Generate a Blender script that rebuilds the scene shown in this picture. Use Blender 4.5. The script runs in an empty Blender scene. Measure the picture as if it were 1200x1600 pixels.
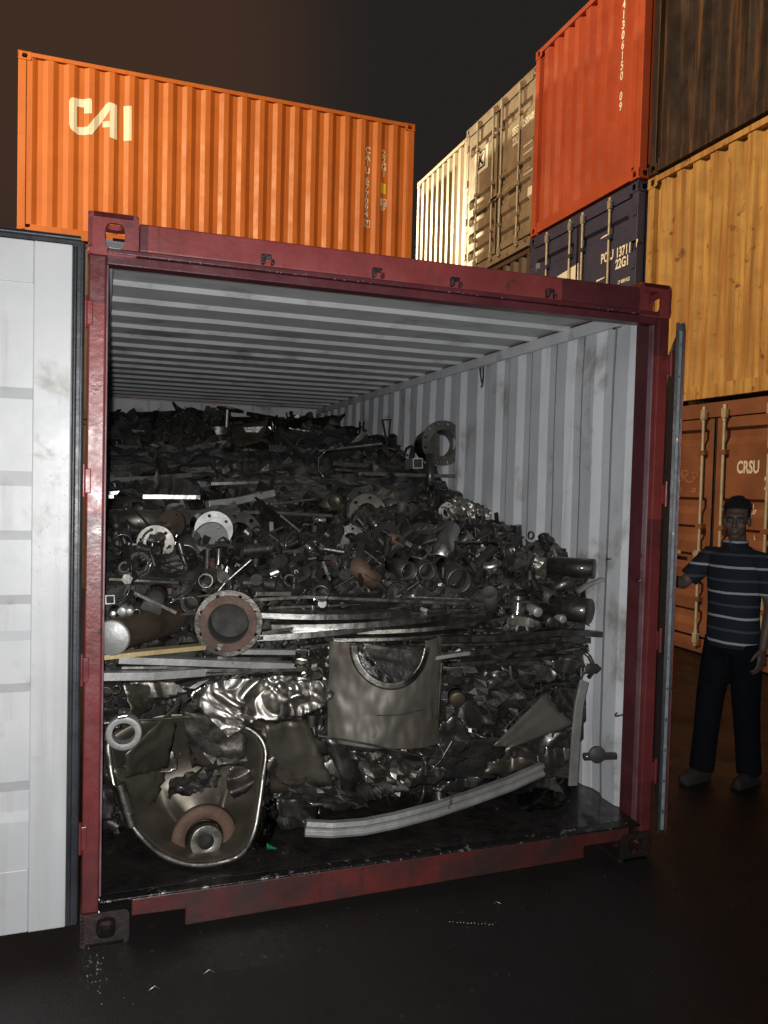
import bpy, bmesh, math, random
from mathutils import Vector, Matrix, noise, Euler
random.seed(7)
S = bpy.context.scene
COL = S.collection
PI = math.pi

# ------------------------------------------------------------ camera
CP = Vector((-1.15752, -2.93671, 1.67924))
PITCH, YAW, ROLL, F = -0.03588, -0.34073, 0.02528, 1236.8
def cam_axes():
    cy, sy, cp, sp = math.cos(YAW), math.sin(YAW), math.cos(PITCH), math.sin(PITCH)
    f = Vector((-sy*cp, cy*cp, sp)); r = Vector((cy, sy, 0)); u = r.cross(f)
    cr, sr = math.cos(ROLL), math.sin(ROLL)
    return r*cr + u*sr, -r*sr + u*cr, f
CR, CU, CF = cam_axes()
cd = bpy.data.cameras.new('camera'); cam = bpy.data.objects.new('camera', cd); COL.objects.link(cam)
cam.matrix_world = Matrix(((CR.x, CU.x, -CF.x, CP.x), (CR.y, CU.y, -CF.y, CP.y), (CR.z, CU.z, -CF.z, CP.z), (0, 0, 0, 1)))
cd.sensor_fit = 'VERTICAL'; cd.sensor_height = 36; cd.lens = 36*F/1600
cd.clip_start = 0.05; cd.clip_end = 1000
S.camera = cam
S.render.resolution_x = 768; S.render.resolution_y = 1024
S.view_settings.view_transform = 'Standard'; S.view_settings.look = 'None'
S.view_settings.exposure = 0; S.view_settings.gamma = 1

# ------------------------------------------------------------ night sky with the yard's sodium glow
LAMP = Vector((-8.0, 0.9, 9.6))
w = bpy.data.worlds.new('World'); S.world = w; w.use_nodes = True
nt = w.node_tree; nt.nodes.clear(); N = nt.nodes.new; LK = nt.links.new
wo = N('ShaderNodeOutputWorld'); bg = N('ShaderNodeBackground'); tc = N('ShaderNodeTexCoord')
dot = N('ShaderNodeVectorMath'); dot.operation = 'DOT_PRODUCT'
gd = (CF*F + CR*(120-600) - CU*(70-800)).normalized()
dot.inputs[1].default_value = gd
nrm = N('ShaderNodeVectorMath'); nrm.operation = 'NORMALIZE'
mr = N('ShaderNodeMapRange'); mr.interpolation_type = 'SMOOTHERSTEP'
mr.inputs['From Min'].default_value = math.cos(math.radians(22)); mr.inputs['From Max'].default_value = 1.0
pw = N('ShaderNodeMath'); pw.operation = 'POWER'; pw.inputs[1].default_value = 2.2
mx = N('ShaderNodeMix'); mx.data_type = 'RGBA'
mx.inputs[6].default_value = (0.0175, 0.0155, 0.0145, 1); mx.inputs[7].default_value = (0.050, 0.027, 0.018, 1)
LK(tc.outputs['Generated'], nrm.inputs[0]); LK(nrm.outputs[0], dot.inputs[0]); LK(dot.outputs['Value'], mr.inputs['Value'])
LK(mr.outputs[0], pw.inputs[0]); LK(pw.outputs[0], mx.inputs[0]); LK(mx.outputs[2], bg.inputs[0]); LK(bg.outputs[0], wo.inputs[0])
bg.inputs[1].default_value = 1.0

# ------------------------------------------------------------ lamps: the phone's flash and the yard's sodium floodlights
def lamp(name, kind, loc, aim, power, color, size, spot=None, blend=1.0):
    l = bpy.data.lights.new(name, kind); l.energy = power; l.color = color; l.shadow_soft_size = size
    if kind == 'SPOT': l.spot_size = math.radians(spot); l.spot_blend = blend
    o = bpy.data.objects.new(name, l); COL.objects.link(o); o.location = loc
    d = (Vector(aim) - Vector(loc)); o.rotation_euler = d.to_track_quat('-Z', 'Y').to_euler()
    return o
lamp('phone_flash', 'SPOT', CP + CR*-0.035 + CU*0.02, CP + CF*3 + CR*-0.75 + CU*-0.2, 415, (1.0, 0.995, 0.985), 0.012, 114, 1.0)
lamp('yard_floodlight', 'SPOT', LAMP, (1.5, 8.0, 5.5), 8200, (1.0, 0.72, 0.40), 0.45, 84, 0.3)
lamp('far_floodlight', 'SPOT', (0.6, 20.0, 9.4), (4.8, 10.6, 6.9), 8500, (1.0, 0.76, 0.42), 0.2, 34, 0.4)

# ------------------------------------------------------------ helpers
def at(px, py, Y):
    """point at depth plane y=Y seen at photograph pixel (1200x1600)"""
    d = CF*F + CR*(px-600) - CU*(py-800)
    return CP + d*((Y-CP.y)/d.y)
def at_x(px, py, X):
    d = CF*F + CR*(px-600) - CU*(py-800)
    return CP + d*((X-CP.x)/d.x)
def at_z(px, py, Z):
    d = CF*F + CR*(px-600) - CU*(py-800)
    return CP + d*((Z-CP.z)/d.z)

class MB:
    def __init__(s): s.v = []; s.f = []; s.sm = []
    def add(s, vs, fs, smooth=False, M=None):
        n = len(s.v)
        s.v += [tuple(M @ Vector(p)) if M is not None else tuple(p) for p in vs]
        s.f += [tuple(i+n for i in f) for f in fs]; s.sm += [smooth]*len(fs)
        return s
    def box(s, a, b, M=None):
        x0, y0, z0 = a; x1, y1, z1 = b
        return s.add([(x0,y0,z0),(x1,y0,z0),(x1,y1,z0),(x0,y1,z0),(x0,y0,z1),(x1,y0,z1),(x1,y1,z1),(x0,y1,z1)],
              [(0,3,2,1),(4,5,6,7),(0,1,5,4),(1,2,6,5),(2,3,7,6),(3,0,4,7)], False, M)
    def tube(s, path, r, n=12, caps=True, M=None, rs=None, smooth=True):
        P = [Vector(p) for p in path]; vs = []; fs = []
        t0 = (P[1]-P[0]).normalized(); a = t0.orthogonal().normalized(); 
        for i, p in enumerate(P):
            t = (P[min(i+1, len(P)-1)]-P[max(i-1, 0)]).normalized()
            a = (a - t*a.dot(t)).normalized(); b = t.cross(a)
            rr = rs[i] if rs else r
            for k in range(n):
                th = 2*PI*k/n; vs.append(p + (a*math.cos(th)+b*math.sin(th))*rr)
        for i in range(len(P)-1):
            for k in range(n):
                fs.append((i*n+k, i*n+(k+1) % n, (i+1)*n+(k+1) % n, (i+1)*n+k))
        s.add(vs, fs, smooth, M)
        if caps:
            m = len(P)-1
            s.add(vs[:n], [tuple(range(n))[::-1]], False, M); s.add(vs[m*n:], [tuple(range(n))], False, M)
        return s
    def revolve(s, prof, n=32, M=None, smooth=True, closed=False, arc=2*PI):
        """profile of (r, z) turned about z"""
        full = abs(arc-2*PI) < 1e-6; m = n if full else n+1
        vs = [(r*math.cos(arc*k/n), r*math.sin(arc*k/n), z) for k in range(m) for r, z in prof]
        q = len(prof); fs = []
        for k in range(n):
            k2 = (k+1) % m
            for j in range(q if closed else q-1):
                j2 = (j+1) % q; fs.append((k*q+j, k2*q+j, k2*q+j2, k*q+j2))
        s.add(vs, fs, smooth, M)
        if closed and not full:
            s.add(vs[:q], [tuple(range(q))], False, M); s.add(vs[n*q:], [tuple(range(q))[::-1]], False, M)
        return s
    def prism(s, poly, t, M=None):
        """2D polygon (x,y) extruded 0..t in z"""
        n = len(poly); vs = [(x, y, 0) for x, y in poly]+[(x, y, t) for x, y in poly]
        fs = [tuple(range(n))[::-1], tuple(range(n, 2*n))]+[(i, (i+1) % n, n+(i+1) % n, n+i) for i in range(n)]
        return s.add(vs, fs, False, M)
    def mesh(s, name):
        me = bpy.data.meshes.new(name); me.from_pydata(s.v, [], s.f); me.update()
        me.polygons.foreach_set('use_smooth', s.sm)
        return me
    def build(s, name, mat=None, parent=None, bevel=0, fix=True):
        me = s.mesh(name)
        if fix:
            bm = bmesh.new(); bm.from_mesh(me); bmesh.ops.recalc_face_normals(bm, faces=bm.faces); bm.to_mesh(me); bm.free()
        return link(name, me, mat, parent, bevel)
def link(name, me, mat=None, parent=None, bevel=0):
    o = bpy.data.objects.new(name, me); COL.objects.link(o)
    if mat: me.materials.append(mat)
    if parent: o.parent = parent
    if bevel:
        b = o.modifiers.new('bevel', 'BEVEL'); b.width = bevel; b.segments = 2; b.limit_method = 'ANGLE'; b.angle_limit = math.radians(40)
    return o
def tag(o, label=None, cat=None, group=None, kind=None):
    if label: o['label'] = label
    if cat: o['category'] = cat
    if group: o['group'] = group
    if kind: o['kind'] = kind
    return o
def empty(name, loc=(0,0,0), rz=0, label=None, cat=None, group=None):
    o = bpy.data.objects.new(name, None); COL.objects.link(o); o.location = loc; o.rotation_euler = (0,0,rz)
    o.empty_display_size = .2
    return tag(o, label, cat, group)
def frame_M(loc, zdir, xdir=None):
    z = Vector(zdir).normalized(); x = Vector(xdir) if xdir else z.orthogonal()
    x = (x - z*x.dot(z)).normalized(); y = z.cross(x)
    return Matrix(((x.x,y.x,z.x,loc[0]),(x.y,y.y,z.y,loc[1]),(x.z,y.z,z.z,loc[2]),(0,0,0,1)))

# ------------------------------------------------------------ materials
def mat(name, c1, c2=None, rough=.5, rough2=None, metal=0., nscale=3., bump=.0, bscale=30., spots=None, streak=None, coat=0., lo=.35, hi=.65, patch=None, lit_bands=None, spec=None, soft=0.):
    """c1/c2 mixed by noise; spots=(colour, scale, threshold, rough, metal); streak=(colour, amount) vertical runs;
       lit_bands=[(axis, lo, hi, colour)] bands coloured lighter as if lit, in object space"""
    m = bpy.data.materials.new(name); m.use_nodes = True; nt = m.node_tree; N = nt.nodes.new; L = nt.links.new
    b = nt.nodes['Principled BSDF']; tc = N('ShaderNodeTexCoord'); O = tc.outputs['Object']
    def nz(scale, detail=6, vec=None, dist=0.):
        n = N('ShaderNodeTexNoise'); n.inputs['Scale'].default_value = scale; n.inputs['Detail'].default_value = detail
        n.inputs['Roughness'].default_value = .62; n.inputs['Distortion'].default_value = dist
        L(vec or O, n.inputs['Vector']); return n.outputs['Fac']
    def ramp(x, a, c):
        r = N('ShaderNodeMapRange'); r.inputs['From Min'].default_value = a; r.inputs['From Max'].default_value = c
        r.interpolation_type = 'SMOOTHSTEP'; L(x, r.inputs['Value']); return r.outputs[0]
    def mix(f, A, B, typ='RGBA'):
        x = N('ShaderNodeMix'); x.data_type = typ; i, j, o = (6, 7, 2) if typ == 'RGBA' else (2, 3, 0)
        L(f, x.inputs[0])
        for idx, v in ((i, A), (j, B)):
            if isinstance(v, bpy.types.NodeSocket): L(v, x.inputs[idx])
            else: x.inputs[idx].default_value = (*v, 1) if typ == 'RGBA' else v
        return x.outputs[o]
    base = nz(nscale); c2 = c2 or tuple(x*.8 for x in c1)
    col = mix(ramp(base, lo, hi), c1, c2)
    ro = mix(ramp(nz(nscale*2.3, 4), .3, .7), rough, rough if rough2 is None else rough2, 'FLOAT')
    me = None
    if lit_bands:
        sx = N('ShaderNodeSeparateXYZ'); L(O, sx.inputs[0])
        for ax, a, c, pc in lit_bands:
            g = N('ShaderNodeMath'); g.operation = 'COMPARE'; L(sx.outputs[ax], g.inputs[0])
            g.inputs[1].default_value = (a+c)/2; g.inputs[2].default_value = (c-a)/2
            col = mix(g.outputs[0], col, mix(ramp(base, lo, hi), pc, tuple(x*.75 for x in pc)))
    if streak:
        mp = N('ShaderNodeMapping'); mp.inputs['Scale'].default_value = (14, 14, .55); L(O, mp.inputs[0])
        f = ramp(nz(1.0, 5, mp.outputs[0]), 1-streak[1]-.12, 1-streak[1]+.12)
        col = mix(f, col, streak[0])
    if spots:
        f = ramp(nz(spots[1], 10, None, .25), spots[2]-soft, spots[2]+.05+soft)
        col = mix(f, col, spots[0])
        if len(spots) > 3: ro = mix(f, ro, spots[3], 'FLOAT')
        if metal and len(spots) > 4: me = mix(f, metal, spots[4], 'FLOAT')
    L(col, b.inputs['Base Color']); L(ro, b.inputs['Roughness'])
    b.inputs['Metallic'].default_value = metal
    if me is not None: L(me, b.inputs['Metallic'])
    if coat: b.inputs['Coat Weight'].default_value = coat; b.inputs['Coat Roughness'].default_value = .08
    if spec is not None: b.inputs['Specular IOR Level'].default_value = spec
    if bump:
        bp = N('ShaderNodeBump'); bp.inputs['Strength'].default_value = bump; bp.inputs['Distance'].default_value = .02
        L(nz(bscale, 5), bp.inputs['Height']); L(bp.outputs[0], b.inputs['Normal'])
    return m
RUST = (.13,.05,.022); DRK = (.02,.018,.017)
M = {}
M['orange'] = mat('orange_paint', (.60,.180,.036), (.52,.148,.030), .42, .55, nscale=1.2, bump=.06, bscale=4, spots=((.30,.11,.04), 6, .70), soft=.03, streak=((.46,.125,.025), .38))
M['red'] = mat('red_paint', (.46,.09,.04), (.38,.07,.033), .30, .45, nscale=1.5, bump=.05, bscale=4, spots=(RUST, 7, .82), streak=((.40,.06,.035), .25))
M['yellow'] = mat('yellow_paint', (.52,.33,.11), (.40,.23,.075), .5, .65, nscale=2.5, bump=.10, bscale=12, spots=((.17,.075,.03), 6.5, .615), soft=.025, streak=((.30,.14,.04), .47))
M['brown'] = mat('dark_brown_paint', (.032,.022,.022), (.022,.017,.018), .35, .6, nscale=2, bump=.08, bscale=8, streak=((.15,.075,.035), .40))
M['navy'] = mat('navy_paint', (.042,.05,.11), (.034,.04,.085), .45, .6, nscale=3, bump=.06, bscale=10, spots=((.12,.10,.10), 8, .70), streak=((.06,.05,.06), .2))
M['khaki'] = mat('greyish_brown_paint', (.30,.24,.17), (.22,.17,.13), .45, .6, nscale=3, bump=.06, bscale=10, spots=((.08,.05,.03), 6, .62), streak=((.18,.12,.08), .3))
M['cream'] = mat('cream_paint', (.62,.56,.46), (.52,.46,.38), .4, .5, nscale=3, bump=.05, bscale=8, spots=(RUST, 6, .70), streak=((.4,.32,.22), .25))
M['dull_brown'] = mat('dull_brown_paint', (.10,.07,.055), (.08,.055,.045), .5, .6, nscale=3, bump=.05, bscale=8, spots=(RUST, 6, .66))
M['rustorange'] = mat('rusty_orange_paint', (.20,.075,.038), (.145,.055,.03), .5, .65, nscale=2.5, bump=.08, bscale=14, spots=((.12,.04,.02), 5, .70), streak=((.11,.045,.028), .3))
M['seal'] = mat('black_rubber', (.016,.018,.022), (.03,.034,.042), .35, .5, nscale=6, bump=.1, bscale=20)
M['galv'] = mat('galvanised_steel', (.46,.42,.33), (.36,.32,.25), .45, .6, metal=.35, nscale=14, bump=.05, bscale=40, spots=(RUST, 12, .68, .8, 0.))
M['white_letter'] = mat('white_lettering', (.90,.88,.80), (.84,.82,.74), .5, nscale=12, spots=((.5,.25,.12), 25, .70))
M['pale_letter'] = mat('worn_lettering', (.62,.56,.52), (.52,.46,.42), .5, nscale=12)
M['faint_letter'] = mat('faded_emblem', (.42,.20,.12), (.36,.15,.09), .5, nscale=12)
M['black_letter'] = mat('black_lettering', (.02,.02,.02), None, .5)
M['yellow_sticker'] = mat('yellow_sticker', (.85,.72,.06), None, .4)
M['maroon'] = mat('maroon_paint', (.115,.026,.03), (.08,.02,.024), .34, .5, nscale=5, bump=.12, bscale=16, spots=((.05,.018,.018), 9, .64, .7), soft=.04, streak=((.10,.018,.02), .32), lit_bands=[(0, -1.02, .66, (.27,.05,.05))])  # lighter header band paints in light that stops at a sharp shadow edge
M['maroon_post'] = mat('maroon_post_paint', (.14,.03,.032), (.10,.022,.024), .28, .45, nscale=6, bump=.14, bscale=18, spots=((.04,.016,.015), 9, .62, .7), lit_bands=[(2, .35, 1.42, (.18,.034,.035)), (2, 1.55, 2.28, (.25,.042,.038))])  # brighter bands up the post are lit stretches put into the colour
M['maroon_in'] = mat('maroon_inner_paint', (.115,.028,.034), (.08,.02,.025), .3, .45, nscale=6, bump=.10, bscale=18, spots=((.05,.018,.018), 9, .64, .7))
M['wet_fitting'] = mat('grimy_wet_fitting', (.05,.022,.022), (.028,.02,.019), .22, .45, nscale=7, bump=.5, bscale=30, spots=(DRK, 9, .5, .3), soft=.06)
M['maroon_sill'] = mat('worn_maroon_sill', (.13,.024,.022), (.085,.018,.017), .35, .5, nscale=4, bump=.2, bscale=18, spots=((.035,.02,.018), 4.5, .50, .5), soft=.14, streak=((.05,.02,.018), .35))
M['inside'] = mat('pale_grey_inner_paint', (.68,.695,.725), (.58,.595,.625), .5, .62, nscale=2.2, bump=.05, bscale=8, spots=((.30,.29,.27), 3.2, .60), soft=.07, streak=((.47,.475,.49), .35))
M['ceil'] = mat('grey_ceiling_paint', (.64,.66,.655), (.54,.555,.55), .6, .7, nscale=2.2, bump=.05, bscale=8, spots=((.30,.30,.29), 3, .60), soft=.08)
M['door_in'] = mat('white_door_paint', (.53,.535,.54), (.47,.48,.495), .38, .5, nscale=2, bump=.05, bscale=14, spots=((.36,.35,.32), 5, .65, .6), soft=.06, streak=((.42,.425,.42), .38))
M['floor'] = mat('oily_plywood', (.022,.018,.016), (.012,.011,.011), .3, .6, nscale=7, bump=.35, bscale=26, spots=((.05,.035,.028), 10, .66))
M['edge'] = mat('worn_threshold', (.05,.045,.045), (.03,.025,.025), .3, .4, metal=.7, nscale=18, bump=.2, bscale=60, spots=((.4,.4,.4), 22, .58, .25))
# metals of the scrap
M['bright'] = mat('clean_stainless', (.50,.49,.47), (.34,.33,.31), .28, .42, metal=1., nscale=9, bump=.10, bscale=22, spots=((.16,.14,.12), 11, .64, .5, .6))
M['stain'] = mat('dirty_stainless', (.36,.34,.305), (.18,.168,.148), .32, .52, metal=1., nscale=7, bump=.12, bscale=20, spots=((.07,.06,.05), 9, .58, .5, .5))
M['dull'] = mat('dull_steel', (.155,.142,.128), (.075,.068,.06), .34, .58, metal=.9, nscale=7, bump=.2, bscale=22, spots=((.05,.04,.035), 8, .56, .6, .3))
M['oily'] = mat('oily_black_steel', (.050,.045,.040), (.024,.022,.020), .34, .60, metal=.5, nscale=8, bump=.25, bscale=24)
M['scale'] = mat('scaled_grey_steel', (.085,.08,.075), (.05,.045,.042), .5, .7, metal=.2, nscale=10, bump=.4, bscale=28, spots=((.11,.07,.045), 9, .63, .8, 0.))
M['olive'] = mat('heat_tinted_steel', (.165,.148,.118), (.10,.088,.07), .38, .5, metal=.75, nscale=4, bump=.08, bscale=9, spots=((.07,.055,.04), 6, .60, .6, .4))
M['tan'] = mat('stained_tan_steel', (.185,.172,.145), (.12,.11,.092), .45, .55, metal=.55, nscale=3.5, bump=.08, bscale=9, spots=((.09,.065,.045), 6.5, .58, .6, .2))
M['rusty'] = mat('rusted_steel', (.115,.066,.045), (.07,.042,.032), .6, .75, metal=.15, nscale=8, bump=.35, bscale=30, spots=((.24,.20,.17), 9, .62, .5, .6))
M['rustbrown'] = mat('brown_stained_pipe', (.13,.098,.07), (.075,.057,.042), .4, .5, metal=.6, nscale=6, bump=.15, bscale=20, spots=((.045,.035,.03), 6, .55, .5, .4))
M['brass'] = mat('yellowed_bar', (.55,.44,.22), (.42,.33,.17), .4, .5, metal=.4, nscale=9, bump=.12, bscale=30, spots=((.12,.09,.05), 14, .66))
M['alu'] = mat('matt_aluminium', (.44,.44,.435), (.32,.32,.31), .45, .55, metal=.6, nscale=9, bump=.12, bscale=26, spots=((.12,.11,.10), 13, .64))
M['foil'] = mat('crumpled_stainless', (.48,.455,.42), (.30,.28,.25), .34, .52, metal=1., nscale=8, bump=.10, bscale=24)
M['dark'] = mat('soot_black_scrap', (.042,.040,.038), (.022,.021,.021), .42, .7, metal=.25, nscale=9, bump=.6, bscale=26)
M['plastic'] = mat('clear_film', (.85,.86,.86), None, .06, .12, nscale=5, bump=.1, bscale=20, spec=.5)
M['plastic'].node_tree.nodes['Principled BSDF'].inputs['Transmission Weight'].default_value = 1.0; M['plastic'].node_tree.nodes['Principled BSDF'].inputs['IOR'].default_value = 1.18
M['green'] = mat('green_film', (.01,.20,.05), None, .3)
M['void'] = mat('dark_bore', (.03,.028,.027), (.02,.019,.018), .6, .8, metal=.3, nscale=8)
M['ground'] = mat('wet_asphalt', (.024,.022,.021), (.015,.014,.0135), .16, .5, nscale=.7, bump=.30, bscale=140, spots=((.05,.045,.04), 22, .66, .45), soft=.04)

for k_, c_ in (('oily', .7), ('dull', .45), ('scale', .3), ('dark', .25), ('stain', .3), ('maroon_sill', .5), ('wet_fitting', .8), ('floor', .5)):
    b_ = M[k_].node_tree.nodes['Principled BSDF']; b_.inputs['Coat Weight'].default_value = c_; b_.inputs['Coat Roughness'].default_value = .09
# ------------------------------------------------------------ ground
g = MB().add([(-150,-150,0),(150,-150,0),(150,150,0),(-150,150,0)], [(0,1,2,3)]).build('ground', M['ground']); tag(g, kind='structure')

# ------------------------------------------------------------ corrugation
def corr(a, b, pitch, outer, slope, d, phase=0.):
    """list of (s, depth) from a to b: depth 0 = outer flat, d = inner flat"""
    pts = []; inner = pitch-outer-2*slope; s = a-phase; cyc = [(0,0),(outer,0),(outer+slope,d),(outer+slope+inner,d)]
    while s < b:
        for o, dd in cyc:
            if a < s+o < b: pts.append((s+o, dd))
        s += pitch
    def dep(x):
        t = (x-(a-phase)) % pitch
        if t < outer: return 0.
        if t < outer+slope: return d*(t-outer)/slope
        if t < outer+slope+inner: return d
        return d*(pitch-t)/slope
    return [(a, dep(a))]+pts+[(b, dep(b))], dep
def corr_panel(mb, pts, z0, z1, P, thick=.004, dents=0.):
    """P(s, depth, z) -> Vector ; vertical corrugations"""
    nz = 9; vs = []; n = len(pts)
    for t in (0, thick):
        for k in range(nz):
            z = z0+(z1-z0)*k/(nz-1)
            for s, d in pts:
                e = -abs(dents*noise.noise(Vector((s*1.3, z*1.1, 7.7)))) if 0 < k < nz-1 else 0
                vs.append(P(s, d+t+e, z))
    fs = []; off = n*nz
    for k in range(nz-1):
        for i in range(n-1):
            q = (k*n+i, k*n+i+1, (k+1)*n+i+1, (k+1)*n+i); fs.append(q); fs.append(tuple(off+x for x in q[::-1]))
    mb.add(vs, fs)
def drape(name, polys, P, dep, mat_, parent, breaks, axis=0, lift=.004):
    """flat lettering laid on a panel: polys in (s,z); P(s,d,z)"""
    bm = bmesh.new()
    for poly in polys:
        try: bm.faces.new([bm.verts.new((x, z, 0)) for x, z in poly])
        except Exception: pass
    bmesh.ops.triangulate(bm, faces=bm.faces[:])
    nvec = (1,0,0) if axis == 0 else (0,1,0)
    for b in breaks:
        geom = bm.verts[:]+bm.edges[:]+bm.faces[:]
        bmesh.ops.bisect_plane(bm, geom=geom, plane_co=tuple(b*x for x in nvec), plane_no=nvec, dist=1e-6)
    bmesh.ops.triangulate(bm, faces=bm.faces[:])
    for v in bm.verts:
        s, z = v.co.x, v.co.y
        v.co = P(s, dep(s if axis == 0 else z)-lift, z)
    me = bpy.data.meshes.new(name); bm.to_mesh(me); bm.free()
    return link(name, me, mat_, parent)
def text_polys(body, s0, z0, h, wscale=1., align='LEFT'):
    """characters as polygons (triangles) in (s,z); z0 baseline, h cap height"""
    cu = bpy.data.curves.new('t', 'FONT'); cu.body = body; cu.size = 1; cu.align_x = align; cu.resolution_u = 3; cu.offset = .035
    o = bpy.data.objects.new('t', cu); COL.objects.link(o)
    bpy.context.view_layer.update()
    dg = bpy.context.evaluated_depsgraph_get(); me = bpy.data.meshes.new_from_object(o.evaluated_get(dg))
    k = h/.70
    out = [[(s0+me.vertices[i].co.x*k*wscale, z0+me.vertices[i].co.y*k) for i in p.vertices] for p in me.polygons]
    bpy.data.objects.remove(o); bpy.data.curves.remove(cu); bpy.data.meshes.remove(me)
    return out
def vtext(body, s0, z0, h, step, wscale=.8):
    out = []
    for i, c in enumerate(body):
        if c != ' ': out += text_polys(c, s0, z0-i*step, h, wscale, 'CENTER')
    return out
def rect(a, b, c, d): return [(a, c), (b, c), (b, d), (a, d)]
def frame_rect(a, b, c, d, t): return [rect(a, b, d-t, d), rect(a, b, c, c+t), rect(a, a+t, c+t, d-t), rect(b-t, b, c+t, d-t)]

CL, CW, CH = 6.058, 2.438, 2.591
def casting_mesh():
    """hollow corner fitting .178 x .162 x .118 with oval holes, outer corner at the origin, growing +x +y +z"""
    def plate(wd, ht, hx, hy, rx, ry, t):
        cu = bpy.data.curves.new('c', 'CURVE'); cu.dimensions = '2D'; cu.fill_mode = 'BOTH'; cu.extrude = t/2
        def loop(pts):
            sp = cu.splines.new('POLY'); sp.points.add(len(pts)-1); sp.use_cyclic_u = True
            for p, (x, y) in zip(sp.points, pts): p.co = (x, y, 0, 1)
        rr = .018; pts = []
        for cx, cy, a0 in ((wd-rr, ht-rr, 0), (rr, ht-rr, 90), (rr, rr, 180), (wd-rr, rr, 270)):
            for k in range(4): a = math.radians(a0+30*k); pts.append((cx+rr*math.cos(a), cy+rr*math.sin(a)))
        loop(pts)
        loop([(hx+rx*math.copysign(abs(math.cos(a))**.6, math.cos(a)), hy+ry*math.copysign(abs(math.sin(a))**.6, math.sin(a))) for a in [2*PI*k/20 for k in range(20)]])
        o = bpy.data.objects.new('c', cu); COL.objects.link(o); bpy.context.view_layer.update()
        me = bpy.data.meshes.new_from_object(o.evaluated_get(bpy.context.evaluated_depsgraph_get()))
        r = [tuple(v.co) for v in me.vertices], [tuple(p.vertices) for p in me.polygons]
        bpy.data.objects.remove(o); bpy.data.curves.remove(cu); return r
    mb = MB(); t = .014
    X, Y, Z = .178, .162, .118
    for vs, fs, f in ((*plate(X, Z, .09, .055, .038, .032, t), lambda v: (v[0], t/2+v[2], v[1])),
                      (*plate(Y, Z, .085, .055, .032, .036, t), lambda v: (t/2+v[2], v[0], v[1])),
                      (*plate(X, Y, .09, .085, .05, .03, t), lambda v: (v[0], v[1], Z-t/2+v[2]))):
        mb.add([f(v) for v in vs], fs)
    return mb.mesh('corner_fitting')
CAST = casting_mesh()
def castings(parent, m, L=CL, Wd=CW, H=CH, scale=1.):
    me = CAST.copy(); me.materials.clear(); me.materials.append(m)
    for fx in (0, 1):
        for fy in (0, 1):
            for fz in (0, 1):
                o = bpy.data.objects.new('corner_fitting', me); COL.objects.link(o); o.parent = parent
                o.location = (fx*L, fy*Wd, H-.118 if fz else .118)
                o.scale = (-1 if fx else 1, -1 if fy else 1, 1 if fz else -1)

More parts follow.
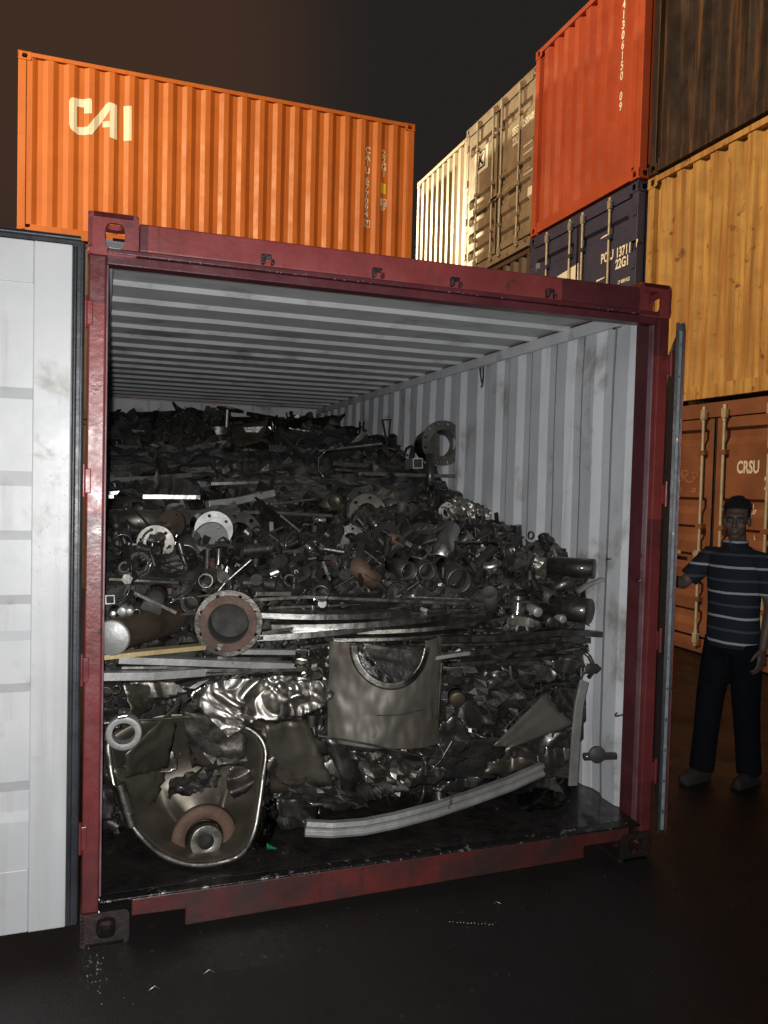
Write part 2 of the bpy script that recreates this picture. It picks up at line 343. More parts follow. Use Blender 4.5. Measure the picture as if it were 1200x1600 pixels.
DOORZ = []  # door ridge profile (z, depth)
def door_profile(z0, z1, flat=(1.62, 2.02), d=.034):
    """horizontal ridges: recessed bands between outer flats; a wide flat for the lettering"""
    pts = [(z0, 0)]; z = z0+.10
    bands = []
    pitch = .29
    while z+.17 < flat[0]-.01: bands.append(z); z += pitch
    bands.append(flat[1]+.03)
    for b in bands:
        if b+.17 < z1-.03: pts += [(b, 0), (b+.07, d), (b+.14, d), (b+.17, 0)]
    pts.append((z1, 0))
    def dep(q):
        for (a, da), (c, dc) in zip(pts, pts[1:]):
            if a <= q <= c: return da+(dc-da)*(q-a)/max(c-a, 1e-6)
        return 0.
    return pts, dep
def make_container(name_label, loc, paint, end='front', side_pitch=.278, door_flat=(1.62, 2.02), cat='shipping container', group='containers stacked in the yard', gear=None):
    """shipping container: local x along its length; the end at x=0 is the one seen"""
    root = empty('shipping_container', loc, 0, name_label, cat, group)
    p = M[paint]
    castings(root, p)
    for x in (0, CL-.12):
        for y in (0, CW-.12):
            MB().box((x+.006, y+.006, .118), (x+.114, y+.114, CH-.118)).build('corner_post', p, root, .008)
    for y in (.004, CW-.064):
        MB().box((.178, y, CH-.065), (CL-.178, y+.06, CH-.005)).build('top_rail', p, root, .004)
        MB().box((.178, y, .02), (CL-.178, y+.06, .17)).build('bottom_rail', p, root, .004)
    for x in (.006, CL-.066):
        hh = .16 if (end == 'door' and x < 1) else .075
        MB().box((x-(.012 if x < 1 else 0), .162, CH-hh), (x+.06, CW-.162, CH-.01)).build('end_header', p, root, .004)
        MB().box((x, .162, .02), (x+.06, CW-.162, .16)).build('end_sill', p, root, .004)
    sp, sdep = corr(.12, CL-.12, side_pitch, .072, .068, .036, 0.)
    s1 = MB(); corr_panel(s1, sp, .17, CH-.066, lambda s, d, z: (s, .012+d, z), .004, .0); s1.build('side_panel', p, root)
    s2 = MB(); corr_panel(s2, sp, .17, CH-.066, lambda s, d, z: (s, CW-.012-d, z)); s2.build('side_panel', p, root)
    MB().box((.06, .064, CH-.03), (CL-.06, CW-.064, CH-.024)).build('roof_panel', p, root)
    MB().box((.07, .07, .12), (CL-.07, CW-.07, .15)).build('floor_panel', p, root)
    ep, edep = corr(.12, CW-.12, .25, .10, .04, .056, .14)
    e2 = MB(); corr_panel(e2, ep, .16, CH-.076, lambda s, d, z: (CL-.012-d, s, z)); e2.build('end_panel', p, root)
    info = dict(root=root, sdep=sdep, sbreaks=[s for s, _ in sp], PS=lambda s, d, z: Vector((s, .012+d, z)))
    if end == 'front':
        e1 = MB(); corr_panel(e1, ep, .16, CH-.076, lambda s, d, z: (.012+d, CW-s, z)); e1.build('end_panel', p, root)
        info.update(PE=lambda s, d, z: Vector((.012+d, CW-s, z)), edep=edep, ebreaks=[s for s, _ in ep])
    else:
        zp, zdep = door_profile(.19, CH-.17, door_flat, .045)
        for k, (a, b) in enumerate(((.085, CW/2-.004), (CW/2+.004, CW-.085))):
            mb = MB(); xf = .012; vs = []; fs = []
            # ridged leaf with plain stiles either side
            xs = [a, a+.085, a+.125, b-.125, b-.085, b]
            for t in (0, .004):
                for z, d in zp:
                    for i, s in enumerate(xs):
                        vs.append((xf+(d if i in (2, 3) else 0)+t, CW-s, z))
            n = len(xs); off = n*len(zp)
            for j in range(len(zp)-1):
                for i in range(n-1):
                    q = (j*n+i, j*n+i+1, (j+1)*n+i+1, (j+1)*n+i); fs += [q, tuple(off+x for x in q[::-1])]
            mb.add(vs, fs)
            mb.box((xf+.005, CW-b, .19), (xf+.045, CW-a, .24)); mb.box((xf+.005, CW-b, CH-.22), (xf+.045, CW-a, CH-.17))
            door = mb.build('door', p, root)
            for s in (a+.16+.10*(k == 0), b-.16-.10*(k == 1)) if False else ((a+.42, b-.14) if k == 0 else (a+.14, b-.42)):
                y = CW-s; r = MB(); r.tube([(-.022, y, .10), (-.022, y, CH-.09)], .0165, 10)
                for zc in (.12, CH-.18):
                    r.box((-.048, y-.035, zc), (-.004, y+.022, zc+.10)); r.tube([(-.022, y, zc-.03), (-.022, y, zc+.135)], .022, 8)
                r.build('lock_rod', M['galv'], door, .003)
                for zc in (.55, 1.30, 2.05):
                    MB().box((-.042, y-.045, zc), (.010, y+.045, zc+.05)).build('rod_bracket', p, door, .003)
                side = 1 if k == 0 else -1
                h = MB(); h.box((-.058, min(y, y-side*.34), 1.02), (-.046, max(y, y-side*.34), 1.055)); h.box((-.06, y-.03, 1.0), (-.004, y+.03, 1.075))
                h.build('handle', M['galv'], door, .003)
            he = a-.03 if k == 0 else b+.03
            for zc in (.35, .95, 1.6, 2.2):
                MB().box((-.006, CW-he-.035, zc), (.012, CW-he+.035, zc+.11)).build('hinge', p, door, .003)
            MB().box((.0, CW-(b if k == 0 else a)-.012, .19), (.011, CW-(b if k == 0 else a)+.012, CH-.17)).build('gasket', M['seal'], door)
        for zc in (.13, CH-.13):
            for s in (.505, CW/2-.144, CW/2+.144, CW-.505):
                MB().box((-.03, CW-s-.055, zc-.03), (.004, CW-s-.03, zc+.03)).build('cam_keeper', p, root, .002)
        info.update(PE=lambda s, d, z: Vector((.012+d, CW-s, z)), edep=zdep, ebreaks=[z for z, _ in zp])
    return info

# ------------------------------------------------------------ the stacks behind
def lettering(info, polys, mt, name='lettering', face='S'):
    if face == 'S': return drape(name, polys, info['PS'], info['sdep'], M[mt], info['root'], info['sbreaks'], 0)
    return drape(name, polys, info['PE'], info['edep'], M[mt], info['root'], info['ebreaks'], 0)
def lettering_door(info, polys, mt, name='lettering'):
    return drape(name, polys, info['PE'], info['edep'], M[mt], info['root'], info['ebreaks'], 1, .006)

OX, OY, OZ = -2.379, 9.629, 5.103
orange = make_container('bright orange container high up, long side with big cream logo letters facing us', (OX, OY, OZ), 'orange')
def opx(px, py):
    q = at(px, py, OY); return (q.x-OX, q.z-OZ)
def logo(pts): return [opx(80+x/7.5, 120+y/7.5) for x, y in pts]
lettering(orange, [logo([(245,240),(460,250),(478,270),(478,428),(385,415),(385,345),(302,335),(302,575),(430,575),(640,310),(665,295),(685,296),(685,390),(480,675),(310,665),(260,635),(225,600),(210,550),(210,280),(222,252)]),
                   logo([(685.5,296),(700,298),(772,325),(772,735),(685.5,705)]),
                   logo([(602,508),(685,515),(685,585),(600,578)]),
                   logo([(848,328),(943,340),(943,748),(848,738)])], 'white_letter', 'logo')
s0, z0 = opx(576, 238); s1, z1 = opx(574, 350)
zs = [opx(576, 238+k*9.15)[1] for k in range(13)]
polys = []
for c, py in zip('CAIU677094', (238, 249, 258, 270, 285, 296, 307, 317.5, 328, 338)):
    s, z = opx(576-(py-238)*.03, py); polys += text_polys(c, s, z, .100, .95, 'CENTER')
s, z = opx(574, 352.5); polys += text_polys('7', s, z+.012, .08, .8, 'CENTER'); polys += frame_rect(s-.06, s+.06, z-.012, z+.105, .011)
lettering(orange, polys, 'white_letter', 'serial_number')
polys = []
for c, py in zip('22G1', (243, 254, 264.5, 275)):
    s, z = opx(600.5, py); polys += text_polys(c, s, z, .100, .95, 'CENTER')
lettering(orange, polys, 'white_letter', 'type_code')
a, b = opx(595.5, 301), opx(604.5, 286); lettering(orange, [rect(a[0], b[0], a[1], b[1])], 'yellow_sticker', 'sticker')
a, b = opx(594.5, 320.5), opx(605.5, 310.5)
lettering(orange, frame_rect(a[0]+.05, b[0], a[1], b[1], .014)+[rect(a[0], a[0]+.04, a[1], b[1])]+text_polys('c', (a[0]+b[0])/2+.024, a[1]+.03, .05, 1, 'CENTER')+text_polys('87', (a[0]+b[0])/2, a[1]-.07, .05, 1, 'CENTER'), 'white_letter', 'small_mark')
make_container('rusty brown container directly under the bright orange one', (OX, OY, OZ-2.601), 'dull_brown')
make_container('rusty brown container at ground level behind the open maroon container', (OX, OY, OZ-5.202+.02), 'dull_brown')

HA = 2.615
XA, YA = 4.635, 4.707-CW
crs = make_container('rusty orange container on the ground with lock rods, behind the standing man', (XA, YA, 0), 'rustorange', 'door', door_flat=(1.66, 2.12))
yel = make_container('scuffed yellow container resting on the rusty orange one at right', (XA, YA, HA), 'yellow')
brn = make_container('dark brown streaked container on top of the yellow one', (XA, YA, 2*HA), 'brown')
XB, YB = 4.53, 4.73
make_container('dull brown container on the ground under the navy one', (XB, YB, 0), 'dull_brown')
pcu = make_container('navy blue container with pale lock rods under the bright red one', (XB, YB, HA), 'navy', 'door', door_flat=(1.55, 2.05))
red = make_container('bright red container end with vertical white characters, high in the stack', (XB, YB, 2*HA), 'red')
XC, YC = 4.70, 7.36
make_container('dull brown container on the ground two tiers under the one with the black letter K', (XC, YC, 0), 'dull_brown')
make_container('dark brown container directly under the one with the black letter K', (XC, YC, HA), 'dull_brown')
kln = make_container('greyish brown container doors with a black letter K on white', (XC, YC, 2*HA), 'khaki', 'door', door_flat=(1.55, 2.02))
XD, YD = 4.80, 9.90
make_container('dull brown container on the ground at the far end of the stack', (XD, YD, 0), 'dull_brown')
make_container('dull brown container under the pale cream one at the far end', (XD, YD, HA), 'dull_brown')
make_container('pale cream ridged container end, farthest in the right stack', (XD, YD, 2*HA), 'cream')

def epx(px, py, X, Y0, Z0):
    q = at_x(px, py, X); return (CW-(q.y-Y0), q.z-Z0)
def ztext(body, p0, h, ws): return text_polys(body, p0[0], p0[1], h, ws)
# lettering on the orange doors
e = lambda x, y: epx(x, y, XA, YA, 0)
p = e(1150, 739); q = e(1178, 723)
lettering_door(crs, ztext('CRSU', (p[0], p[1]-.0), .115, .70), 'pale_letter', 'owner_code')
lettering_door(crs, ztext('1', e(1196.0, 739), .115, .72), 'pale_letter', 'serial_number')
lettering_door(crs, ztext('2', e(1193, 764), .115, .72), 'pale_letter', 'type_code')
for k, (a, yy, tx) in enumerate(((1170.5, 803, '33'), (1195, 805, '67'), (1171, 843, 'L'), (1194, 848, '62'), (1170, 794, 'J'), (1196, 793, 'k'))):
    lettering_door(crs, ztext(tx, e(a, yy), .04, .8), 'pale_letter', 'weight_data')
# faded emblem on the left leaf
em = []
c = e(1071, 745)
for cx, cz, r0, r1 in ((-.09,.0,.07,.058), (-.02,.03,.06,.048), (.06,-.01,.075,.063), (.13,.02,.05,.04)):
    n = 14
    for k in range(n-3):
        a0, a1 = 2*PI*k/n+cx*30, 2*PI*(k+1)/n+cx*30
        em.append([(c[0]+cx+r1*math.cos(a0), c[1]+cz+r1*.7*math.sin(a0)), (c[0]+cx+r0*math.cos(a0), c[1]+cz+r0*.7*math.sin(a0)), (c[0]+cx+r0*math.cos(a1), c[1]+cz+r0*.7*math.sin(a1)), (c[0]+cx+r1*math.cos(a1), c[1]+cz+r1*.7*math.sin(a1))])
em += text_polys('AU', c[0]-.15, c[1]-.16, .045, 1.1)+text_polys('O', c[0]+.10, c[1]-.16, .045, 1.1)
lettering_door(crs, em, 'faint_letter', 'faded_emblem')
# lettering on the navy doors
e = lambda x, y: epx(x, y, XB, YB, HA)
lettering_door(pcu, ztext('PCIU', e(938, 412), .11, .74), 'white_letter', 'owner_code')
lettering_door(pcu, ztext('1371177', e(961.5, 403), .11, .74), 'white_letter', 'serial_number')
lettering_door(pcu, ztext('22G1', e(960.5, 421), .11, .74), 'white_letter', 'type_code')
lettering_door(pcu, ztext('17 000 KGS', e(964, 444.5), .04, .9), 'white_letter', 'weight_data')
a = e(872, 437); b = e(903, 412)
lettering_door(pcu, [[e(870,432), e(903,411), e(903,452), e(870,452)]], 'white_letter', 'logo_panel')
lettering_door(pcu, [[e(931,438), e(945,432), e(943,434.5), e(931,441)], [e(932,373), e(937,368), e(945,364), (e(945,366)[0], e(945,366)[1]), (e(937,371)[0], e(937,371)[1])]], 'white_letter', 'small_mark')
# lettering on the K doors
e = lambda x, y: epx(x, y, XC, YC, 2*HA)
a = e(741, 262); b = e(757, 262)
sK, zK = e(741, 268)[0], e(741, 268)[1]
lettering_door(kln, [rect(sK, sK+.50, zK-.10, zK+.32)], 'white_letter', 'logo_panel')
o = drape('logo', frame_rect(sK+.08, sK+.40, zK-.04, zK+.26, .035)+text_polys('K', sK+.24, zK+.02, .18, 1.2, 'CENTER'), kln['PE'], kln['edep'], M['black_letter'], kln['root'], kln['ebreaks'], 1, .009)
lettering_door(kln, ztext('SEGU', e(800, 213), .11, .7)+ztext('22G1', e(800, 229), .11, .7)+ztext('2500488', e(816, 199), .11, .66), 'white_letter', 'serial_number')
for yy in (232, 244, 268, 276): lettering_door(kln, [rect(*(lambda u, v: (u[0], v[0], u[1], u[1]+.035))(e(817, yy), e(832, yy-7)))], 'pale_letter', 'weight_data')
lettering_door(kln, [rect(*(lambda u: (u[0], u[0]+.3, u[1], u[1]+.3))(e(823, 322)))], 'white_letter', 'notice_panel')
# vertical characters on the red end
e = lambda x, y: epx(x, y, XB, YB, 2*HA)
polys = []
p0 = e(968.5, 172); pz = p0[1]
for k, c in enumerate('90 05160314051 TESU'): 
    if c != ' ': polys += text_polys(c, p0[0], pz+k*.118, .095, .8, 'CENTER')
lettering(red, polys, 'white_letter', 'serial_number', 'E')

# ------------------------------------------------------------ the open maroon container
box = empty('open_container', (0,0,0), 0, 'open maroon container packed with scrap metal, doors folded back', 'shipping container')
WX = 1.219
M['lip'] = mat('painted_highlight_lip', (.26,.17,.19), (.15,.06,.07), .4, .5, nscale=3, bump=.1, bscale=20, spots=((.05,.03,.03), 8, .62), soft=.04)  # pale colour stands in for the upright highlight on the post
cm = CAST.copy(); cm.materials.clear(); cm.materials.append(M['maroon'])
cm2 = CAST.copy(); cm2.materials.clear(); cm2.materials.append(M['wet_fitting'])
for sx in (-1, 1):
    for fy in (0, 1):
        for fz in (0, 1):
            o = link('corner_fitting', cm if fz else cm2, None, box)
            X = sx*WX; Y = fy*CL; sy = -1 if fy else 1; sz = (1.24 if fz else -1.05); z0 = CH-.118*1.24 if fz else .118*1.05
            o.matrix_local = Matrix(((0, -sx*1.03, 0, X), (sy, 0, 0, Y), (0, 0, sz, z0), (0, 0, 0, 1)))
for sx in (-1, 1):
    p = MB(); p.box((min(sx*1.158, sx*1.216), .004, .124), (max(sx*1.158, sx*1.216), .05, CH-.146))
    p.build('corner_post', M['maroon_post'], box, .006)
    p = MB(); p.box((min(sx*1.159, sx*1.205), .052, .166), (max(sx*1.159, sx*1.205), .165, CH-.15))
    q_ = MB(); q_.box((min(sx*1.150, sx*1.1575), .030, .166), (max(sx*1.150, sx*1.1575), .062, CH-.15)); q_.build('post_highlight_strip', M['lip'], box, .003)
    p.build('post_return', M['maroon_in'], box, .006)
    for z in (.36, .96, 1.62, 2.2):
        h = MB(); h.box((min(sx*1.20, sx*1.226), -.008, z), (max(sx*1.20, sx*1.226), .0035, z+.085)); h.tube([(sx*1.224, -.006, z-.012), (sx*1.224, -.006, z+.1)], .008, 10)
        h.build('hinge', M['maroon_post'], box, .003)
    MB().box((min(sx*1.10, sx*1.2), CL-.1, .12), (max(sx*1.1, sx*1.2), CL-.02, CH-.12)).build('corner_post', M['maroon'], box)
    MB().box((min(sx*1.16, sx*1.215), .178, CH-.068), (max(sx*1.16, sx*1.215), CL-.178, CH-.008)).build('top_rail', M['maroon'], box)
    MB().box((min(sx*1.16, sx*1.215), .178, .03), (max(sx*1.16, sx*1.215), CL-.178, .163)).build('bottom_rail', M['maroon'], box)
    MB().box((min(sx*1.135, sx*1.158), .157, CH-.135), (max(sx*1.135, sx*1.158), CL-.11, CH-.075)).build('inner_rail', M['inside'], box, .004)
    pts, _ = corr(.167, CL-.11, .268, .10, .052, .025, -.045)
    m = MB(); corr_panel(m, pts, .166, CH-.08, lambda s, d, z: (sx*(1.166+d), s, z), .003, .022); m.build('side_wall', M['inside'], box)
    m = MB(); corr_panel(m, pts, .166, CH-.069, lambda s, d, z: (sx*(1.1715+d), s, z), .003, .0); m.build('outer_skin', M['maroon'], box)
# header
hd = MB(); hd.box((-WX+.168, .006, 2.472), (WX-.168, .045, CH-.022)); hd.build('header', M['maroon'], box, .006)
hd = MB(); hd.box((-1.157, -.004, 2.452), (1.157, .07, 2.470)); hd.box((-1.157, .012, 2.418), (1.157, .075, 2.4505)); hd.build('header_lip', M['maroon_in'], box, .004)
for x in (-.598, -.167, .164, .60):
    k = MB(); k.box((x-.024, -.022, 2.474), (x-.010, .005, 2.506)); k.box((x+.012, -.018, 2.474), (x+.024, .005, 2.494)); k.box((x-.024, -.014, 2.495), (x+.014, .005, 2.512)); k.build('cam_keeper', M['wet_fitting'], box, .004)
# sill with the two pockets beside the fittings
L_ = -1.045; R_ = 1.10
poly = [(L_+.19, .026), (R_-.235, .045), (R_-.235, .098), (R_, .098), (R_, .155), (L_, .155), (L_, .092), (L_+.19, .088)]
sl = MB(); sl.prism([(x, z) for x, z in poly], .045, Matrix(((1,0,0,0),(0,0,1,.004),(0,1,0,0),(0,0,0,1)))); sl.build('sill', M['maroon_sill'], box, .004)
MB().box((-1.155, -.002, .1555), (1.155, .05, .1645)).build('threshold', M['edge'], box, .002)
fl = MB(); fl.box((-1.16, .0505, .135), (1.16, CL-.06, .165)); fl.build('floor', M['floor'], box)
for k in range(18):
    MB().box((-1.155, .32+k*.31, .05), (1.155, .36+k*.31, .134)).build('cross_member', M['maroon_sill'], box)
pts, _ = corr(.076, CL-.06, .335, .028, .028, .018, -.0)
rf = MB(); corr_panel(rf, pts, -1.155, 1.155, lambda s, d, z: (z*1.006, s, 2.514+d), .003, .006); rf.build('ceiling', M['ceil'], box)
rf = MB(); corr_panel(rf, pts, -1.155, 1.155, lambda s, d, z: (z*.985, s, 2.522+d), .003, .0); rf.build('roof_skin', M['maroon'], box)
pts, _ = corr(-1.13, 1.13, .56, .40, .03, .02, 0)
bw = MB(); corr_panel(bw, pts, .166, CH-.08, lambda s, d, z: (s, 5.94+d, z)); bw.build('end_wall', M['ceil'], box)
MB().box((-1.16, 5.97, .14), (1.16, 5.985, 2.575)).build('end_skin', M['maroon'], box)
MB().box((-1.16, 5.90, 2.505), (1.16, 5.969, 2.512)).build('end_rail', M['ceil'], box)
MB().box((-1.155, .158, 2.44), (1.155, .166, 2.514)).build('header_back', M['ceil'], box)
# lashing rings and loops on the right wall
for (px, py, Yw) in ((965, 511, .24), (968, 1115, .22), (954, 871, .30), (1000, 905, .14)):
    q = at_x(px, py, 1.16)
    t = MB(); t.tube([(1.166, q.y-.02, q.z), (1.145, q.y-.012, q.z-.006), (1.138, q.y, q.z-.01), (1.145, q.y+.012, q.z-.006), (1.166, q.y+.02, q.z)], .0045, 8); t.build('lashing_ring', M['dull'], box)
q = at_x(752, 584, 1.15)
hk = MB(); pth = [(1.155, q.y+.045*math.cos(a)*.45, q.z+.085*math.sin(a)-.0) for a in [2*PI*k/20 for k in range(17)]]
hk.tube(pth, .006, 8); hk.tube([(1.152, q.y+.0, q.z+.09), (1.15, q.y+.03, q.z+.05), (1.15, q.y-.01, q.z-.06)], .005, 8); ho = hk.build('wire_loop', M['dark'])
tag(ho, 'black wire loop hanging high on the pale right inner wall', 'wire')

# left leaf, folded right back: its white inner face towards us
ld = MB(); yb = -.045
ld.box((-1.385, yb, .115), (-1.266, .005, 2.455)); ld.box((-2.42, yb, .115), (-2.30, .005, 2.455))
ld.box((-2.30, yb+.004, 2.315), (-1.385, .005, 2.455)); ld.box((-2.30, yb+.004, .115), (-1.385, .005, .335))
zs = [(.335,.012),(.50,.012),(.53,.038),(.60,.038),(.64,.012),(.82,.012),(.85,.038),(.94,.038),(.975,.012),(1.12,.012),(1.15,.038),(1.24,.038),(1.275,.012),(1.46,.012),(1.49,.038),(1.64,.038),(1.69,.012),(1.93,.012),(1.97,.038),(2.18,.038),(2.235,.012),(2.315,.012)]
vs = [(x, yb+d*.8, z) for x in (-2.30, -1.3851) for z, d in zs]; n = len(zs)
ld.add(vs, [(i, i+1, n+i+1, n+i) for i in range(n-1)])
ldo = ld.build('door', M['door_in'], box, .004)
s_ = MB(); s_.box((-1.2655, yb+.006, .115), (-1.240, .0, 2.47)); s_.tube([(-1.236, yb+.016, .115), (-1.236, yb+.016, 2.47)], .0105, 10); s_.tube([(-1.2565, yb-.001, .13), (-1.2565, yb-.001, 2.45)], .007, 8)
s_.box((-2.42, yb-.002, 2.4565), (-1.24, .0, 2.486)); s_.tube([(-2.42, yb, 2.476), (-1.24, yb, 2.476)], .009, 8)
s_.build('door_seal', M['seal'], ldo)
MB().box((-2.42, .006, .115), (-1.25, .018, 2.46)).build('door_outer_skin', M['maroon'], ldo)

M['door_edge'] = mat('dim_grey_door_edge', (.24,.26,.28), (.17,.185,.20), .5, .6, nscale=20, bump=.1, bscale=40)
# right leaf seen edge-on
rd = empty('t', (0,0,0)); bpy.data.objects.remove(rd)
dvx = Vector((.58, .8146, 0)); nvx = Vector((.8146, -.58, 0)); H0 = Vector((1.228, -.028, 0))
MR = Matrix(((dvx.x, nvx.x, 0, H0.x), (dvx.y, nvx.y, 0, H0.y), (0, 0, 1, 0), (0, 0, 0, 1)))
def rbox(a, b): 
    m = MB(); m.box(a, b, MR); return m
rdo = rbox((.004, .012, .14), (1.17, .028, 2.405)).build('door', M['door_edge'], box, .004)
rbox((.012, .0345, .14), (1.17, .041, 2.40)).build('door_outer_skin', M['maroon_post'], rdo, .002)
s_ = MB(); s_.box((-.002, .0, .13), (.03, .0115, 2.425), MR); s_.box((.0, .0285, .13), (.03, .034, 2.425), MR)
s_.tube([MR @ Vector((.0, .022, 2.405)), MR @ Vector((.1, .022, 2.405))], .017, 12); s_.build('door_seal', M['seal'], rdo)
for k in range(16):
    z = .22+k*.14; rbox((.001, .016, z), (.0045, .024, z+.014)).build('seal_clip', M['dull'], rdo)

# ------------------------------------------------------------ beads of rain on the header and sill
dm = bpy.data.materials.new('water'); dm.use_nodes = True
b_ = dm.node_tree.nodes['Principled BSDF']; b_.inputs['Base Color'].default_value = (.5,.5,.5,1); b_.inputs['Roughness'].default_value = .05; b_.inputs['Metallic'].default_value = .6
rd_ = MB(); rr = random.Random(4)
def bead(p, r):
    vs = []; fs = []
    for j in range(5):
        for k in range(8):
            th = PI*j/4; vs.append((p[0]+r*math.sin(th)*math.cos(k*PI/4), p[1]+r*math.cos(th), p[2]+r*math.sin(th)*math.sin(k*PI/4)))
    for j in range(4):
        for k in range(8): fs.append((j*8+k, j*8+(k+1) % 8, (j+1)*8+(k+1) % 8, (j+1)*8+k))
    rd_.add(vs, fs, True)
for k in range(46): bead((rr.uniform(-1.15, 1.1)**1 if k % 3 else rr.uniform(-1.15, -.3), -.004+.0, 2.452+rr.choice((0, 0, .004))), rr.uniform(.0015, .0036))
for k in range(30): bead((rr.uniform(-1.19, -1.165), .001, rr.uniform(.2, 2.45)), rr.uniform(.001, .0025))
for k in range(36):
    q = at_z(rr.gauss(148, 9), rr.gauss(1515, 20), .001); bead(q, rr.uniform(.0012, .003))
for k in range(40): bead((rr.uniform(-1.15, .3), -.002, .162), rr.uniform(.001, .0028))
for k in range(40): bead((rr.uniform(-1.38, -1.27), yb-.001, rr.uniform(1.2, 1.7)), rr.uniform(.0008, .0016))
tag(rd_.build('rain_drops', dm), kind='stuff')

# ------------------------------------------------------------ the scrap heap
PROF = [(.52,.165),(.46,.5),(.42,.9),(.44,1.24),(.58,1.34),(.82,1.37),(1.15,1.40),(1.65,1.48),(2.05,1.58),(2.22,1.64),(2.42,1.90),(3.35,1.97),(4.4,2.18),(5.88,2.34)]
CUM = [0]
for (a, b), (c, d) in zip(PROF, PROF[1:]): CUM.append(CUM[-1]+math.hypot(c-a, d-b))
def prof(t):
    for i in range(len(PROF)-1):
        if t <= CUM[i+1] or i == len(PROF)-2:
            k = (t-CUM[i])/(CUM[i+1]-CUM[i]); a, b = PROF[i], PROF[i+1]
            dy, dz = b[0]-a[0], b[1]-a[1]; l = math.hypot(dy, dz)
            return a[0]+dy*k, a[1]+dz*k, (-dz/l, dy/l)   # outward normal (y,z)
def heap_pt(x, t, out=0.):
    y, z, n = prof(t)
    z += .06*noise.noise(Vector((x*1.3, y*.8, 3.)))*(1 if z > 1.3 else 0)
    return Vector((x, y+n[0]*out, z+n[1]*out)), Vector((0, n[0], n[1]))
core = MB(); NX, NT = 150, 420; vs = []
for j in range(NT+1):
    t = CUM[-1]*j/NT
    for i in range(NX+1):
        x = -1.155+2.31*i/NX; p, n = heap_pt(x, t)
        v = Vector((x*7, t*7, 0)); d = noise.voronoi(v)[0]; d2 = noise.voronoi(v*2.3)[0]
        e = (d[1]-d[0])*.055+(d2[1]-d2[0])*.022-.075 + .03*noise.noise(Vector((x*3, t*3, 1)))
        q = p+n*e; q.z = max(q.z, .1655); vs.append(q)
core.add(vs, [(j*(NX+1)+i, j*(NX+1)+i+1, (j+1)*(NX+1)+i+1, (j+1)*(NX+1)+i) for j in range(NT) for i in range(NX)])
tag(core.build('scrap_heap', M['dark'], fix=False), 'dense oily mass of small metal scrap filling the maroon container', 'scrap metal', kind='stuff')
# loose fragments: chips, curls, clips, rod ends too small and many to count
rr = random.Random(11)
def fragments(name, m, num, t0, t1, smin, smax, label):
    mb = MB()
    for _ in range(num):
        x = rr.uniform(-1.14, 1.14); t = rr.uniform(t0, t1); p, n = heap_pt(x, t, rr.uniform(-.045, .012))
        s = rr.uniform(smin, smax); R = Euler((rr.uniform(0, 6.3), rr.uniform(0, 6.3), rr.uniform(0, 6.3))).to_matrix().to_4x4(); R.translation = p
        if p.z < .18: continue
        k = rr.random()
        if k < .28:   # bent chip
            a = rr.uniform(.4, 1); mb.add([(-s, -s*a*.6, 0), (0, -s*a*.5, s*.3), (s*.8, -s*a*.4, 0), (s, s*a*.5, .0), (0, s*a*.6, s*.35), (-s*.9, s*a*.4, 0)], [(0,1,4,5), (1,2,3,4)], False, R)
        elif k < .52:  # short round
            mb.tube([(-s, 0, 0), (s, 0, 0)], s*rr.uniform(.2, .5), 9, True, R)
        elif k < .68:  # curl
            a0 = rr.uniform(1.5, 4.5); mb.tube([(s*math.cos(a0*i/6), s*math.sin(a0*i/6), s*.15*i) for i in range(7)], s*rr.uniform(.06, .16), 6, True, R)
        elif k < .82:  # ring
            mb.revolve([(s, 0), (s*.7, 0), (s*.7, s*.3), (s, s*.3)], 14, R, False, True)
        elif k < .92:
            mb.box((-s*1.5, -s*.2, -s*.12), (s*1.5, s*.2, s*.12), R)
        else:
            mb.tube([(-s*.6, 0, 0), (s*.6, 0, 0)], s*.75, 6, True, R)
    tag(mb.build(name, m, fix=False), label, 'metal scraps', kind='stuff')
T1 = CUM[3]; T2 = CUM[9]
fragments('scrap_fragments', M['dull'], 600, 0, T2, .014, .042, 'small dull steel fragments lodged between the larger scrap pieces')
fragments('scrap_fragments', M['oily'], 1300, 0, T2, .02, .075, 'black oily fragments packed between the larger scrap pieces')
fragments('scrap_fragments', M['rusty'], 160, T1*.2, T2, .012, .034, 'small rusty fragments lodged among the black scrap')
fragments('scrap_fragments', M['stain'], 620, T1*.2, T2, .008, .028, 'shiny little steel fragments glinting between the larger scrap pieces')
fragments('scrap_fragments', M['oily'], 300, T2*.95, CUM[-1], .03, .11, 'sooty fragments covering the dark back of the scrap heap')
fragments('scrap_fragments', M['oily'], 110, T2*.95, CUM[-1], .02, .08, 'black glossy fragments at the dark back of the scrap heap')

